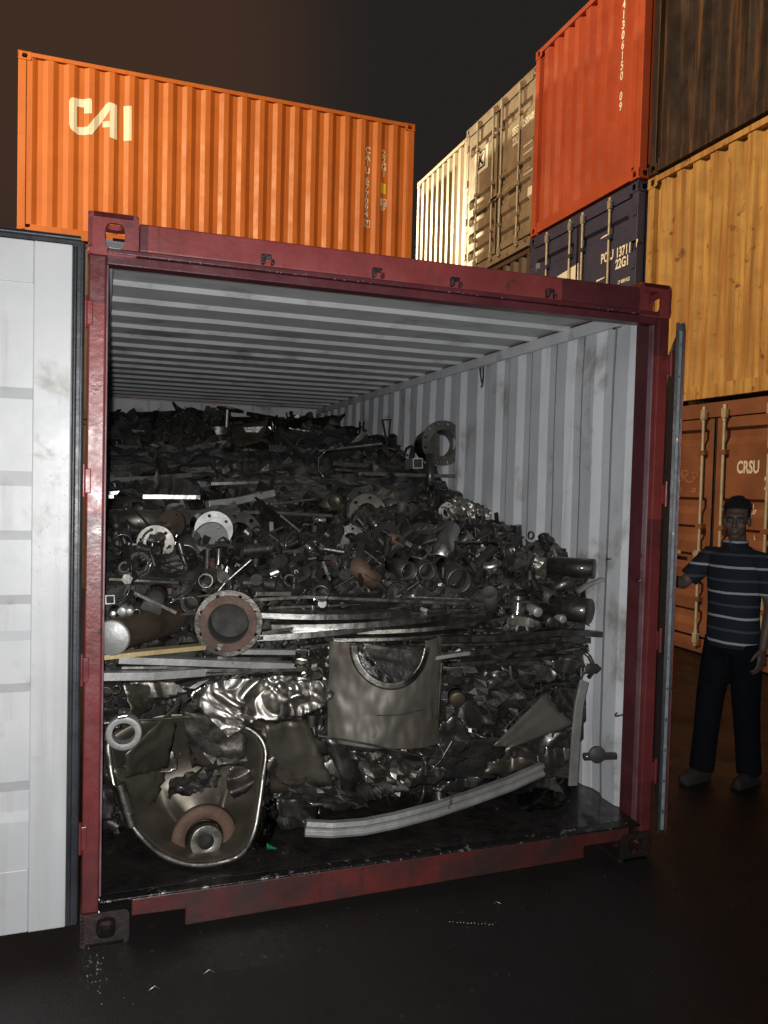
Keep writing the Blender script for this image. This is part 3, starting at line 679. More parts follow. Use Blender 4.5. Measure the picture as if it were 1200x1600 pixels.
def disc_holes(mb, r0, r1, t, n, rb, rh, M_=None, seg=48):
    """flat ring of thickness t (z 0..t) with n bolt holes of radius rh at radius rb, as a filled curve"""
    cu = bpy.data.curves.new('c', 'CURVE'); cu.dimensions = '2D'; cu.fill_mode = 'BOTH'; cu.extrude = t/2
    def circ(cx, cy, r, k):
        sp = cu.splines.new('POLY'); sp.points.add(k-1); sp.use_cyclic_u = True
        for i, p in enumerate(sp.points): p.co = (cx+r*math.cos(2*PI*i/k), cy+r*math.sin(2*PI*i/k), 0, 1)
    circ(0, 0, r1, seg)
    if r0: circ(0, 0, r0, seg)
    for k in range(n): circ(rb*math.cos(2*PI*(k+.5)/n), rb*math.sin(2*PI*(k+.5)/n), rh, 12)
    o = bpy.data.objects.new('c', cu); COL.objects.link(o); bpy.context.view_layer.update()
    me = bpy.data.meshes.new_from_object(o.evaluated_get(bpy.context.evaluated_depsgraph_get()))
    mb.add([(v.co.x, v.co.y, v.co.z+t/2) for v in me.vertices], [tuple(p.vertices) for p in me.polygons], False, M_)
    bpy.data.objects.remove(o); bpy.data.curves.remove(cu); bpy.data.meshes.remove(me)
    return mb
EXCL = []
def thing1(name, mb, m, label, cat, group=None, bevel=0, origin=None, solid=0):
    o = mb.build(name, M[m], None, bevel)
    if solid:
        s = o.modifiers.new('s', 'SOLIDIFY'); s.thickness = solid; s.offset = 0
    # origin at the piece's own middle
    me = o.data; c = sum((v.co for v in me.vertices), Vector())/len(me.vertices)
    me.transform(Matrix.Translation(-c)); o.location = c
    return tag(o, label, cat, group)

HOOK = None
# ---- the pieces one can point to
# rust-faced flanged pipe
c = at(357, 974, .20); ax = Vector((.22, 1, .02)).normalized()
fl_ = empty('flanged_pipe', c, 0, 'round flanged pipe end with a rust brown face, left of the heap', 'pipe')
FM = frame_M((0,0,0), ax, (1,0,0)); m = MB(); disc_holes(m, .083, .132, .022, 8, .113, .008, FM); m.build('flange', M['dull'], fl_, .002)
m = MB(); m.revolve([(.0755,-.008), (.0785,-.008), (.0785,.35), (.0755,.35)], 40, FM, True, True); m.build('liner', M['void'], fl_)
m = MB(); m.revolve([(.0795,-.010), (.112,-.010), (.112,-.0005), (.0795,-.0005)], 40, FM, False, True); m.build('gasket_face', M['rusty'], fl_, .002)
m = MB(); m.revolve([(.0825,.001), (.0825,.36), (.079,.36), (.079,-.008), (.0825,-.008)], 40, FM, True, True); m.build('tube', M['rustbrown'], fl_)
m = MB(); m.add([(.08*math.cos(a), .08*math.sin(a), .10) for a in [2*PI*k/24 for k in range(24)]], [tuple(range(24))], False, FM); m.build('blank', M['void'], fl_)
# brown pipe with a pale end plug
a = at(180, 991, .17); b = at(318, 984, .46)
dp = (b-a).normalized(); pp = empty('capped_pipe', a, 0, 'brown stained pipe with a pale round end plate, left of the rust faced flange', 'pipe')
FM = frame_M((0,0,0), (.62, .78, .0), (0,0,1))
m = MB(); m.tube([Vector((0,0,0)), Vector((.62,.78,0))*.62], .063, 32); m.build('tube', M['rustbrown'], pp)
FM2 = frame_M((-.012,-.062,.0), (.25, 1, .03), (1,0,0)); m = MB(); m.revolve([(0.,-.012), (.060,-.012), (.066,-.007), (.066,.006), (0,.006)], 32, FM2); m.build('end_plate', M['alu'], pp)
# light steel ring, left
c = at(193, 1147, .16); FM = frame_M((0,0,0), (.1, 1, .05), (1,0,0)); rg = empty('steel_ring', c, 0, 'thick pale steel ring facing us above the dished tank end', 'ring')
m = MB(); m.revolve([(.041,0), (.064,0), (.066,.004), (.066,.05), (.041,.05)], 40, FM, True, True); m.build('ring', M['alu'], rg, .002)
m = MB(); m.tube([Vector((-.02,0,.066)), Vector((.012,0,.07))], .009, 8); m.build('weld_lug', M['bright'], rg)
# dished tank end
out = [(176,1150),(172,1190),(180,1232),(196,1272),(222,1308),(256,1336),(300,1350),(345,1346),(378,1332),(396,1300),(404,1260),(410,1215),(414,1170),(392,1140),(330,1120),(250,1118)]
hub = at(318, 1303, .30)
tk = empty('dished_tank_end', at(300, 1350, .18), 0, 'torn dished stainless tank end with a rust ring round its nozzle, bottom left', 'tank part'); OT = tk.location.copy()
def Yrim(py): return .13+ .16*max(0, (1300-py))/190
rim = [at(x, y, Yrim(y))-OT for x, y in out]
def crv(pts, n):  # closed catmull-rom
    o = []; k = len(pts)
    for i in range(k):
        p0, p1, p2, p3 = pts[i-1], pts[i], pts[(i+1) % k], pts[(i+2) % k]
        for j in range(n):
            t = j/n; o.append(.5*((2*p1)+(-p0+p2)*t+(2*p0-5*p1+4*p2-p3)*t*t+(-p0+3*p1-3*p2+p3)*t**3))
    return o
rimc = crv(rim, 5); n = len(rimc); hb = hub-OT
vs = []; fs = []; K = 14
for k in range(K+1):
    f = k/K; 
    for p in rimc:
        q = p.lerp(hb, min(1, f*.93)); q.y = p.y+(hb.y-p.y)*math.sin(f*PI/2)**1.0+.20*math.sin(f*PI)*.55
        q += Vector((0, .012*noise.noise(q*7), 0)); vs.append(q)
for k in range(K):
    for i in range(n): fs.append((k*n+i, k*n+(i+1) % n, (k+1)*n+(i+1) % n, (k+1)*n+i))
m = MB(); m.add(vs, fs, True); o = m.build('dish', M['olive'], tk, fix=False); s = o.modifiers.new('s', 'SOLIDIFY'); s.thickness = .006; s.offset = 0
m = MB(); m.tube([p+Vector((0, -.006, 0)) for p in rimc[:int(n*.86)]], .0115, 10); m.build('rolled_rim', M['stain'], tk)
FMh = frame_M(hb+Vector((0,-.075,.004)), (-.08, 1, -.12), (1,0,0))
m = MB(); m.revolve([(.125,.028), (.135,.040), (.10,.052), (.07,.045), (.082,.02)], 36, FMh, True, True); m.build('rust_ring', M['rusty'], tk)
m = MB(); m.revolve([(.030,-.012), (.062,-.012), (.066,-.006), (.066,.05), (.030,.05)], 36, FMh, True, True); m.build('nozzle', M['stain'], tk, .002)
m = MB(); m.add([(.03*math.cos(a_), .03*math.sin(a_), .04) for a_ in [2*PI*k/20 for k in range(20)]], [tuple(range(20))], False, FMh); m.build('bore', M['void'], tk)
m = MB(); m.tube([at(186, 1225, .12)-OT, at(206, 1290, .11)-OT], .022, 12); m.build('side_lug', M['stain'], tk)

def sheet(name, pts, m, label, cat, div=10, amp=.02, fr=5., thick=.004, seed=0, group=None, crease=0.):
    """a bent or dented sheet from 3 or 4 pixel corners (px,py,Y)"""
    P = [at(*p) for p in pts]
    if len(P) == 3: P = [P[0], P[1], P[2], P[2].copy()+(P[0]-P[2])*.02]
    vs = []; nn = (P[1]-P[0]).cross(P[3]-P[0]).normalized()
    for j in range(div+1):
        for i in range(div+1):
            u, v = i/div, j/div; q = P[0].lerp(P[1], u).lerp(P[3].lerp(P[2], u), v)
            d = amp*noise.noise(Vector((u*fr, v*fr, seed)))
            if crease:
                dd = noise.voronoi(Vector((u*fr*.7, v*fr*.7, seed+.5)))[0]; d += crease*(dd[1]-dd[0])
            ed = .012*noise.noise(Vector((u*9, v*9, seed+4)))
            vs.append(q+nn*d+Vector((ed, 0, ed*.6)))
    mb = MB(); mb.add(vs, [(j*(div+1)+i, j*(div+1)+i+1, (j+1)*(div+1)+i+1, (j+1)*(div+1)+i) for j in range(div) for i in range(div)], not crease)
    return thing1(name, mb, m, label, cat, group, solid=thick)
sheet('bent_sheet', [(196,1178,.16), (284,1092,.30), (262,1200,.34), (196,1215,.18)], 'olive', 'olive brown folded plate inside the left of the dished tank end', 'metal sheet', seed=1, amp=.01)
sheet('bent_sheet', [(175,1200,.22), (262,1200,.36), (238,1268,.36), (205,1285,.26)], 'olive', 'smooth brown flap below the fold inside the dished tank end', 'metal sheet', seed=2, amp=.012)
sheet('bent_sheet', [(194,1068,.28), (258,1072,.40), (232,1110,.38), (205,1122,.26)], 'olive', 'small creased steel hood beside the two little pipe ends, far left', 'metal sheet', seed=3)
sheet('bent_sheet', [(284,1110,.26), (392,1128,.30), (380,1196,.30), (300,1200,.34)], 'dull', 'dark dented plate under the crumpled bright sheet', 'metal sheet', seed=4, amp=.03)
sheet('bent_sheet', [(268,1222,.24), (350,1190,.24), (338,1232,.30), (262,1248,.33)], 'oily', 'black torn plate lying across the dished tank end', 'metal sheet', seed=5, amp=.03, crease=.03)
sheet('bent_sheet', [(414,1132,.20), (478,1124,.24), (522,1226,.24), (424,1240,.30)], 'olive', 'large smooth brownish flap hanging below the crumpled bright sheet', 'metal sheet', seed=6, amp=.012)
sheet('bent_sheet', [(505,1152,.22), (640,1176,.34), (620,1238,.36), (545,1262,.28)], 'dull', 'dark dented steel cover under the cut drum', 'metal sheet', seed=7, amp=.05, fr=3)
sheet('bent_sheet', [(560,1180,.22), (662,1190,.26), (638,1242,.28), (588,1248,.24)], 'stain', 'creased grey cover with a bright lower hem below the thin bent rod', 'metal sheet', seed=8, amp=.03, crease=.03)
sheet('bent_sheet', [(440,1222,.20), (560,1240,.26), (578,1262,.26), (470,1256,.24)], 'oily', 'black crumpled strip sheet above the left end of the curved rail', 'metal sheet', seed=9, amp=.03, crease=.03)
sheet('bent_sheet', [(690,1160,.24), (800,1150,.34), (770,1220,.38), (650,1218,.30)], 'dark', 'sooty flat plate behind the middle of the curved rail', 'metal sheet', seed=10, amp=.02)
sheet('bent_sheet', [(852,1082,.34), (896,1132,.30), (800,1168,.26), (770,1165,.26)], 'tan', 'triangular grey brown plate leaning at the right of the heap', 'metal sheet', seed=11, amp=.006)
sheet('bent_sheet', [(866,1072,.30), (906,1078,.32), (900,1130,.34), (872,1110,.30)], 'oily', 'black jagged plate between the triangular plate and the upright flat bar', 'metal sheet', seed=12, amp=.02)
sheet('bent_sheet', [(462,1035,.28), (520,1004,.34), (516,1060,.36), (482,1070,.30)], 'stain', 'curled dark steel sheet at the left shoulder of the cut drum', 'metal sheet', seed=13, amp=.05, fr=4, crease=.02)
sheet('bent_sheet', [(720,1020,.30), (880,1000,.36), (890,1050,.42), (730,1090,.40)], 'oily', 'black crushed plate right of the cut drum', 'metal sheet', seed=14, amp=.05, crease=.04, fr=6)
sheet('bent_sheet', [(700,1060,.28), (840,1050,.30), (832,1110,.36), (715,1130,.36)], 'oily', 'glossy black crumpled casing right of the cut drum', 'metal sheet', seed=15, amp=.05, crease=.05, fr=7)
sheet('bent_sheet', [(760,860,.80), (905,846,.78), (912,880,.60), (770,905,.60)], 'scale', 'lumpy sooty grey sheet at the right top edge of the heap', 'metal sheet', seed=16, amp=.06, fr=4)
sheet('bent_sheet', [(820,842,1.0), (880,848,.80), (906,862,.70), (830,880,.8)], 'scale', 'soot grey hooded sheet against the right wall corrugations', 'metal sheet', seed=17, amp=.07, fr=3)

# crumpled bright sheet: outline with many sharp facets
def crumple(name, outline, Y, slope, m, label, cat, cell=6.5, amp=.045, step=3.2, seed=0, group=None, thick=.0025, fine=.35):
    xs = [p[0] for p in outline]; ys = [p[1] for p in outline]
    def inside(x, y):
        c_ = False; j = len(outline)-1
        for i in range(len(outline)):
            (xi, yi), (xj, yj) = outline[i], outline[j]
            if (yi > y) != (yj > y) and x < (xj-xi)*(y-yi)/(yj-yi)+xi: c_ = not c_
            j = i
        return c_
    idx = {}; vs = []; fs = []
    nx = int((max(xs)-min(xs))/step)+2; ny = int((max(ys)-min(ys))/step)+2
    for j in range(ny):
        for i in range(nx):
            x, y = min(xs)+i*step, min(ys)+j*step
            if inside(x, y):
                v = Vector((x/100*cell*.16, y/100*cell*.16, seed)); v += Vector((noise.noise(v*2.1), noise.noise(v*2.1+Vector((5,5,5))), 0))*.35
                d = noise.voronoi(v*2.)[0]; d2 = noise.voronoi(v*5.+Vector((9,0,0)))[0]
                off = amp*(d[1]-d[0])*1.2+amp*fine*(d2[1]-d2[0])+amp*.8*noise.noise(v*1.5)
                idx[i, j] = len(vs); vs.append(at(x, y, Y+slope*(max(ys)-y)/300-off))
    for (i, j) in list(idx):
        q = [(i, j), (i+1, j), (i+1, j+1), (i, j+1)]
        k = [idx[a_] for a_ in q if a_ in idx]
        if len(k) == 4: fs.append(tuple(k))
        elif len(k) == 3: fs.append(tuple(k))
    mb = MB(); mb.add(vs, fs, True); return thing1(name, mb, m, label, cat, group, solid=thick)
crumple('crumpled_sheet', [(290,1082),(345,1060),(400,1056),(455,1052),(478,1058),(520,1078),(522,1090),(500,1106),(456,1124),(420,1128),(405,1124),(384,1138),(357,1154),(345,1142),(318,1114)], .20, .10, 'foil', 'bright crumpled stainless sheet between the flat bars and the dished tank end', 'metal sheet', seed=2, amp=.036, cell=5.2, fine=.7, step=2.4)
crumple('crumpled_sheet', [(452,1060),(500,1062),(524,1084),(505,1106),(470,1122),(448,1124),(450,1090)], .16, .06, 'foil', 'tightly creased stainless end of sheet just left of the cut drum', 'metal sheet', seed=6, amp=.035, cell=12)
crumple('plastic_film', [(408,1258),(430,1240),(436,1270),(430,1300),(420,1320),(405,1330),(390,1328),(400,1300)], .18, .06, 'plastic', 'crumpled clear plastic film beside the dished tank end', 'plastic film', seed=9, amp=.035, cell=22)
crumple('plastic_film', [(806,1238),(845,1228),(886,1240),(892,1252),(868,1268),(822,1270),(804,1258)], .24, .1, 'plastic', 'crumpled clear plastic bag on the floor under the upright flat bar', 'plastic bag', seed=12, amp=.05, cell=18)
crumple('green_scrap', [(414,1314),(425,1320),(438,1328),(424,1330),(415,1326)], .12, .02, 'green', 'tiny green scrap on the floor beside the clear plastic film', 'scrap', seed=3, amp=.012, cell=18)
crumple('crumpled_sheet', [(420,1150),(470,1200),(500,1230),(500,1290),(440,1300),(420,1270),(430,1220)], .34, .0, 'oily', 'black crumpled sheet between the dished tank end and the curved rail', 'metal sheet', seed=14, amp=.08, cell=5)
crumple('crumpled_sheet', [(640,1150),(700,1140),(720,1190),(690,1215),(620,1215)], .36, .0, 'oily', 'black crumpled sheet at the lower right of the cut drum', 'metal sheet', seed=17, amp=.08, cell=4.5)
crumple('crumpled_sheet', [(780,1150),(890,1140),(893,1220),(800,1215),(740,1215),(760,1180)], .40, .0, 'dull', 'dark crushed sheet low at the right behind the upright flat bar', 'metal sheet', seed=18, amp=.08, cell=3.5)
crumple('crumpled_sheet', [(706,770),(760,790),(790,815),(820,828),(818,842),(760,850),(715,830),(690,790)], 1.55, .3, 'stain', 'glittering crushed steel lump near the right wall', 'metal sheet', seed=21, amp=.10, cell=26)


# crushed sheets and long strips packed round the named pieces
rq = random.Random(77)
def loose_sheet(px, py, Y, wpx, hpx, rot, m, label, seed):
    n_ = rq.randint(5, 8); out_ = []
    for k in range(n_):
        a_ = 2*PI*k/n_+rq.uniform(-.25, .25); r_ = rq.uniform(.65, 1.1); x, y = wpx*r_*math.cos(a_), hpx*r_*math.sin(a_)
        out_.append((px+x*math.cos(rot)-y*math.sin(rot), py+x*math.sin(rot)+y*math.cos(rot)))
    crumple('crushed_sheet', out_, Y, rq.uniform(-.15, .3), m, label, 'metal sheet', cell=rq.uniform(1.6, 4.5), amp=rq.uniform(.05, .11), step=4.0, seed=seed, group='crushed sheets packed low in the heap', thick=.003)
for k, (px, py, Y, w_, h_, r_, mm, lb) in enumerate((
  (168,1115,.30,24,22,.2,'dull','dark crushed sheet above the thick pale ring at far left'), (170,1250,.32,22,50,.1,'oily','black crushed sheet between left post and dished tank end'),
  (255,1185,.36,30,34,.4,'dull','dark hollow torn sheet inside the top of the dished tank end'), (345,1175,.30,46,26,.3,'olive','brownish dented sheet above the tank nozzle'),
  (372,1220,.28,36,28,-.6,'dull','grey torn flap right of the tank nozzle'), (300,1230,.30,34,18,-.4,'oily','black curled flap just above the rust ring'),
  (450,1205,.30,44,36,.5,'dull','grey crushed sheet below the smooth brown flap'), (470,1170,.34,50,30,.2,'oily','black crushed sheet behind the smooth brown flap'),
  (540,1205,.28,44,28,.1,'dull','grey dented sheet under the left end of the bent rod'), (600,1225,.28,50,22,.2,'stain','silver grey creased sheet above the middle of the curved rail'),
  (660,1215,.30,48,24,-.2,'oily','black folded sheet above the curved rail, left of the sooty plate'), (705,1150,.30,36,40,.3,'dull','grey crushed sheet right of the drum bottom'),
  (740,1110,.34,44,30,.5,'oily','black crushed sheet right of the rust orange disc'), (770,1060,.34,60,24,.1,'dull','grey crushed casing below the long dark bar'),
  (830,1045,.36,50,22,.2,'stain','stained crushed sheet under the right end of the dark bar'), (880,1040,.36,34,26,0,'dull','dark crushed lump right below the bar ends at right'),
  (795,1195,.36,60,22,-.1,'olive','brownish flat flap below the triangular plate'), (860,1185,.34,34,34,.2,'oily','black crushed lump left of the upright flat bar'),
  (500,1030,.34,30,40,.6,'dull','dark curled sheet touching the drum shoulder'), (565,1180,.30,60,14,.1,'dull','long dark lip of sheet right under the drum'),
  (740,1170,.32,46,26,-.5,'dull','dark bent plate between drum and triangular plate'), (905,1120,.34,16,60,0,'oily','black crushed strip behind the upright flat bar'),
  (925,1045,.34,18,16,0,'dull','round dented lump at the right wall above the upright bar'), (240,1075,.36,60,20,.1,'dull','dark dented sheet under the lowest pale bar'),
  (400,1265,.30,22,40,.3,'stain','silver torn sheet right beside the polished tank rim'), (455,1262,.30,34,22,.1,'dull','grey crushed lump left of the curved rail'),
  (530,1255,.32,60,18,.05,'oily','black flattened sheet behind the left half of the curved rail'), (720,1225,.36,60,16,-.2,'oily','black flattened sheet behind the right half of the curved rail'))):
    loose_sheet(px, py, Y, w_, h_, r_, mm, lb, 100+k*3.7)
# cut drum with a collar round its mouth
dr = empty('cut_drum', at(600, 1150, .30), 0, 'tan grey drum section with a cut flanged mouth, centre of the heap', 'drum'); OD = dr.location.copy()
cx = at(574, 1080, .52); vs = []; fs = []; R0 = .37; nu, nv = 150, 100
top = at(600, 1002, .2).z; bot = at(600, 1156, .2).z; cm_ = at(612, 1010, .17)
def drum_y(x): return cx.y-math.sqrt(max(1e-4, R0**2-(x-cx.x)**2))
for j in range(nv+1):
    for i in range(nu+1):
        th = math.radians(-135+86*i/nu)
        z = bot+(top-bot)*j/nv; e = .014*noise.noise(Vector((th*3, z*6, 2)))+.006*noise.noise(Vector((th*9, z*14, 5)))
        vs.append(Vector((cx.x+(R0+e)*math.cos(th), cx.y+(R0+e)*math.sin(th), z-.05*(i/nu)*(1-j/nv)))-OD)
for j in range(nv):
    for i in range(nu):
        q = vs[j*(nu+1)+i]+OD
        if (q.x-cm_.x)**2+(q.z-cm_.z)**2 < .155**2: continue
        fs.append((j*(nu+1)+i, j*(nu+1)+i+1, (j+1)*(nu+1)+i+1, (j+1)*(nu+1)+i))
m = MB(); m.add(vs, fs, True); o = m.build('shell', M['tan'], dr, fix=False); s = o.modifiers.new('s', 'SOLIDIFY'); s.thickness = .007; s.offset = 0
vs = []; na = 60; ra = [.146, .154, .161, .169, .177]
for k in range(na+1):
    a_ = math.radians(176+180*k/na)
    for r_ in ra:
        x_, z_ = cm_.x+r_*math.cos(a_), cm_.z+r_*math.sin(a_); vs.append(Vector((x_, drum_y(x_)-.009+.003*noise.noise(Vector((x_*20, z_*20, 1))), z_))-OD)
m = MB(); m.add(vs, [(k*5+j, (k+1)*5+j, (k+1)*5+j+1, k*5+j+1) for k in range(na) for j in range(4)], True); o = m.build('collar', M['stain'], dr, fix=False); s = o.modifiers.new('s', 'SOLIDIFY'); s.thickness = .007; s.offset = 0
m = MB(); m.tube([at(690, 1035, .20)-OD, at(686, 1092, .20)-OD, at(681, 1150, .21)-OD], .006, 8); m.build('seam', M['dull'], dr)
m = MB(); m.tube([at(589, 1118, .135)-OD, at(625, 1117, .135)-OD, at(665, 1108, .15)-OD], .0022, 6); m.build('crack', M['dark'], dr)
sheet('torn_flap', [(556,1006,.26), (668,1008,.26), (640,1084,.17), (606,1062,.19)], 'dark', 'black torn pointed flap hanging in the mouth of the cut drum', 'metal sheet', seed=31, amp=.03)
sheet('torn_flap', [(553,1018,.20), (566,1020,.22), (592,1058,.20), (575,1052,.19)], 'alu', 'small pale torn strip in the left of the drum mouth', 'metal sheet', seed=32, amp=.01)

# bars
def bar(name, pts, h, d, m, label, cat, group=None, bevel=.0015, grooves=0, twist=0):
    """flat bar through pixel points (px,py,Y): height h across, thickness d into the picture"""
    P = [at(*p) for p in pts]; vs = []; fs = []
    prof_ = [(0,-h/2), (0,h/2), (d,h/2), (d,-h/2)]
    if grooves: prof_ = [(0,-h/2), (-.004,-h*.30), (.006,-h*.12), (.006,h*.05), (-.004,h*.2), (0,h/2), (d,h/2), (d,-h/2)]
    k = len(prof_)
    for i, p in enumerate(P):
        t = (P[min(i+1, len(P)-1)]-P[max(i-1, 0)]).normalized(); inn = Vector((0,1,0)); inn = (inn-t*inn.dot(t)).normalized(); up = inn.cross(t)*-1
        if up.z < 0 and abs(t.z) < .8: up = -up
        vs += [p+inn*a_+up*b_ for a_, b_ in prof_]
    for i in range(len(P)-1):
        for j in range(k): fs.append((i*k+j, i*k+(j+1) % k, (i+1)*k+(j+1) % k, (i+1)*k+j))
    fs += [tuple(range(k))[::-1], tuple(range((len(P)-1)*k, len(P)*k))]
    mb = MB(); mb.add(vs, fs); return thing1(name, mb, m, label, cat, group, bevel)
bar('flat_bar', [(163,1028,.10), (240,1020,.14), (322,1012,.2)], .018, .05, 'brass', 'yellowish flat bar under the brown capped pipe', 'metal bar')
bar('flat_bar', [(186,1032,.11), (300,1036,.15), (460,1042,.22)], .026, .05, 'alu', 'pale grey flat bar just under the yellowish one', 'metal bar')
bar('flat_bar', [(158,1058,.09), (240,1057,.12), (322,1051,.17)], .030, .04, 'alu', 'lowest pale flat bar, reaching the left post', 'metal bar')
bar('flat_bar', [(378,1019,.22), (462,1020,.26)], .020, .03, 'alu', 'short pale bar right of the rust faced flange', 'metal bar')
bar('flat_bar', [(322,1048,.16), (480,1047,.22)], .014, .03, 'bright', 'thin shiny strip directly above the crumpled bright sheet', 'metal bar')
bar('flat_bar', [(674,1030,.20), (712,1024,.20), (735,1021,.21)], .016, .02, 'alu', 'short pale tip of flat bar right of the drum mouth', 'metal bar')
bar('flat_bar', [(712,1024,.22), (800,1016,.28), (868,1008,.33)], .022, .03, 'stain', 'long dark grey flat bar right of the drum mouth', 'metal bar')
bar('flat_bar', [(690,1000,.24), (780,998,.28), (880,988,.34), (943,992,.36)], .028, .05, 'dull', 'dark thick plate edge lying under the round dark pipe ends at right', 'metal plate')
bar('flat_bar', [(570,1010,.22), (640,1018,.22), (700,1022,.24)], .014, .03, 'stain', 'thin bar lying across the top of the drum mouth', 'metal bar')
bar('flat_bar', [(914,1064,.19), (906,1100,.17), (900,1160,.16), (896,1228,.16)], .044, .012, 'brass' if False else 'alu', 'upright pale flat bar with a bent top at the right of the heap', 'metal bar')
bar('curved_rail', [(478,1296,.11), (520,1298,.10), (570,1294,.10), (620,1284,.11), (680,1268,.13), (740,1248,.17), (800,1226,.22), (851,1203,.28)], .062, .03, 'alu', 'long curved grooved aluminium rail lying along the floor edge', 'metal rail', grooves=1)
bar('flat_bar', [(155,776,1.55), (178,776,1.55)], .020, .03, 'bright', 'short glowing bar end against the left post, high up', 'metal bar')
bar('flat_bar', [(223,776,1.55), (313,777,1.55)], .024, .03, 'bright', 'bright shiny bar lying high on the left of the heap', 'metal bar')
bar('channel_bar', [(327,788,1.58), (370,783,1.64), (430,770,1.74)], .040, .05, 'alu', 'grey channel bar right of the bright shiny bar', 'metal bar')
bar('flat_bar', [(424,788,1.6), (508,778,1.7)], .012, .03, 'stain', 'slim grey strip ending near the middle of the heap, lower of two', 'metal bar')
bar('flat_bar', [(440,777,2.0), (512,777,2.0)], .010, .03, 'bright', 'slim shiny strip near the middle of the heap, upper of two', 'metal bar')
bar('flat_bar', [(434,722,2.5), (500,721,2.5)], .014, .03, 'stain', 'short glinting bar in the dark top of the heap', 'metal bar')
bar('flat_bar', [(432,892,.62), (500,893,.62)], .007, .01, 'bright', 'thin shiny rod above the long thin bars', 'metal rod')
bar('flat_bar', [(390,938,.34), (480,933,.36), (600,938,.38), (760,945,.40)], .014, .03, 'stain', 'long thin bar running right from the rust faced flange', 'metal bar')
bar('flat_bar', [(400,928,.36), (455,928,.38)], .018, .02, 'stain', 'short grey strip above the rust faced flange', 'metal bar')
bar('flat_bar', [(270,937,.30), (330,930,.34)], .008, .02, 'bright', 'thin shiny strip left of the rust faced flange top', 'metal bar')
bar('flat_bar', [(405,998,.28), (470,982,.36), (560,964,.42)], .016, .02, 'stain', 'slanting flat strip right of the rust faced flange', 'metal bar')
bar('round_bar', [(209,926,.30), (276,958,.24)], .014, .014, 'dull', 'grey rod slanting down to the brown pipe', 'metal rod')
bar('flat_bar', [(560,740,2.2), (712,744,2.1)], .024, .04, 'scale', 'dark flat bar below the big flanged pipe near the right wall', 'metal bar')
bar('flat_bar', [(620,932,.5), (780,938,.45)], .008, .02, 'bright', 'thin long glinting strip in the middle right of the heap', 'metal bar')
bar('flat_bar', [(825,911,.45), (868,909,.45)], .008, .02, 'stain', 'thin strip left of the threaded dark pipe end', 'metal bar')
bar('flat_bar', [(905,925,.30), (922,914,.30), (945,905,.32)], .016, .03, 'alu', 'short bent grey bracket below the threaded pipe end', 'bracket')
bar('flat_bar', [(424,815,1.3), (425,845,1.25)], .022, .01, 'alu', 'small upright pale strip right of the white discs', 'metal bar')
bar('flat_bar', [(410,838,1.2), (443,823,1.25)], .012, .01, 'stain', 'small tilted strip next to the white discs', 'metal bar')
bar('flat_bar', [(520,861,1.0), (546,855,1.0)], .018, .01, 'bright', 'small curved bright clip in the middle of the fittings', 'clip')
for k, (x0, y0, x1, y1, Y, h_, mm, lb) in enumerate((
  (420,950,640,944,.40,.012,'dull','long dark strip, upper of the strips above the curved plates'), (450,958,760,952,.38,.010,'stain','long grey strip directly under the longest thin bar'),
  (600,958,830,962,.38,.016,'dull','long dark strip reaching the bar ends at right'), (410,990,520,975,.30,.014,'stain','slanting strip crossing the left of the curved plates'),
  (640,1008,860,1004,.30,.012,'stain','narrow strip just above the dark grey flat bar'), (470,1012,560,1004,.26,.012,'bright','short bright strip at the drum left shoulder'),
  (190,1044,330,1046,.14,.010,'bright','thin bright strip between two pale bars at left'), (340,1028,440,1030,.20,.012,'stain','grey strip under the rust faced flange'),
  (230,1062,420,1050,.22,.010,'stain','thin strip sloping above the crumpled bright sheet'), (700,1040,900,1026,.30,.018,'dull','dark bar under the dark grey flat bar'),
  (740,985,830,990,.34,.012,'stain','short strip left of the bar ends at right'), (170,905,300,912,.50,.012,'dull','dark strip high above the brown capped pipe'),
  (300,915,520,905,.55,.010,'dull','dark strip above the top of the rust faced flange'), (560,915,690,920,.50,.010,'stain','strip just below the twin pipe ends'),
  (760,925,900,922,.40,.014,'dull','dark bar left of the bent grey bracket'), (790,940,920,938,.36,.010,'stain','slim bar over the pale bar ends at right'),
  (200,850,330,872,.85,.016,'dull','dark bar crossing under the tan disc'), (420,860,560,850,.90,.014,'dull','dark bar crossing behind the bright curved clip'),
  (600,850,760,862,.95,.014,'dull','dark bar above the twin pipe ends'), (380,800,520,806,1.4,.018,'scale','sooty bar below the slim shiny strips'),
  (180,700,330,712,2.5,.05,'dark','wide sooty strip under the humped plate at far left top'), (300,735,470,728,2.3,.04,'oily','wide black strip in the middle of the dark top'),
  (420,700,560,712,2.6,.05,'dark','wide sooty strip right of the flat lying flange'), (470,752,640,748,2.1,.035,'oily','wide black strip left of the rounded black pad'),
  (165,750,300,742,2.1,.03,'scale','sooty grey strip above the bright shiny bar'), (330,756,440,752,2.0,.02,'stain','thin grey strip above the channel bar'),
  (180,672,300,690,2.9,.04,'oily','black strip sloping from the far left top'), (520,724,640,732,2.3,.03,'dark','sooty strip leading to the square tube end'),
  (170,800,250,808,1.5,.018,'dull','dark bar below the short glowing bar end'), (560,805,680,812,1.5,.016,'dull','dark bar left of the glittering crushed lump'))):
    bar('long_strip', [(x0,y0,Y), ((x0+x1)/2,(y0+y1)/2+rq.uniform(-2,2),Y+.02), (x1,y1,Y+.06)], h_, .04, mm, lb, 'metal strip', 'long strips lying in the heap')
def rod(name, pts, r, m, label, cat='metal rod', group=None):
    mb = MB(); mb.tube([at(*p) for p in pts], r, 8); return thing1(name, mb, m, label, cat, group)
rod('bent_rod', [(499,1150,.12), (540,1156,.12), (582,1164,.13), (640,1178,.14), (690,1186,.16)], .005, 'bright', 'thin bent shiny rod crossing below the cut drum')
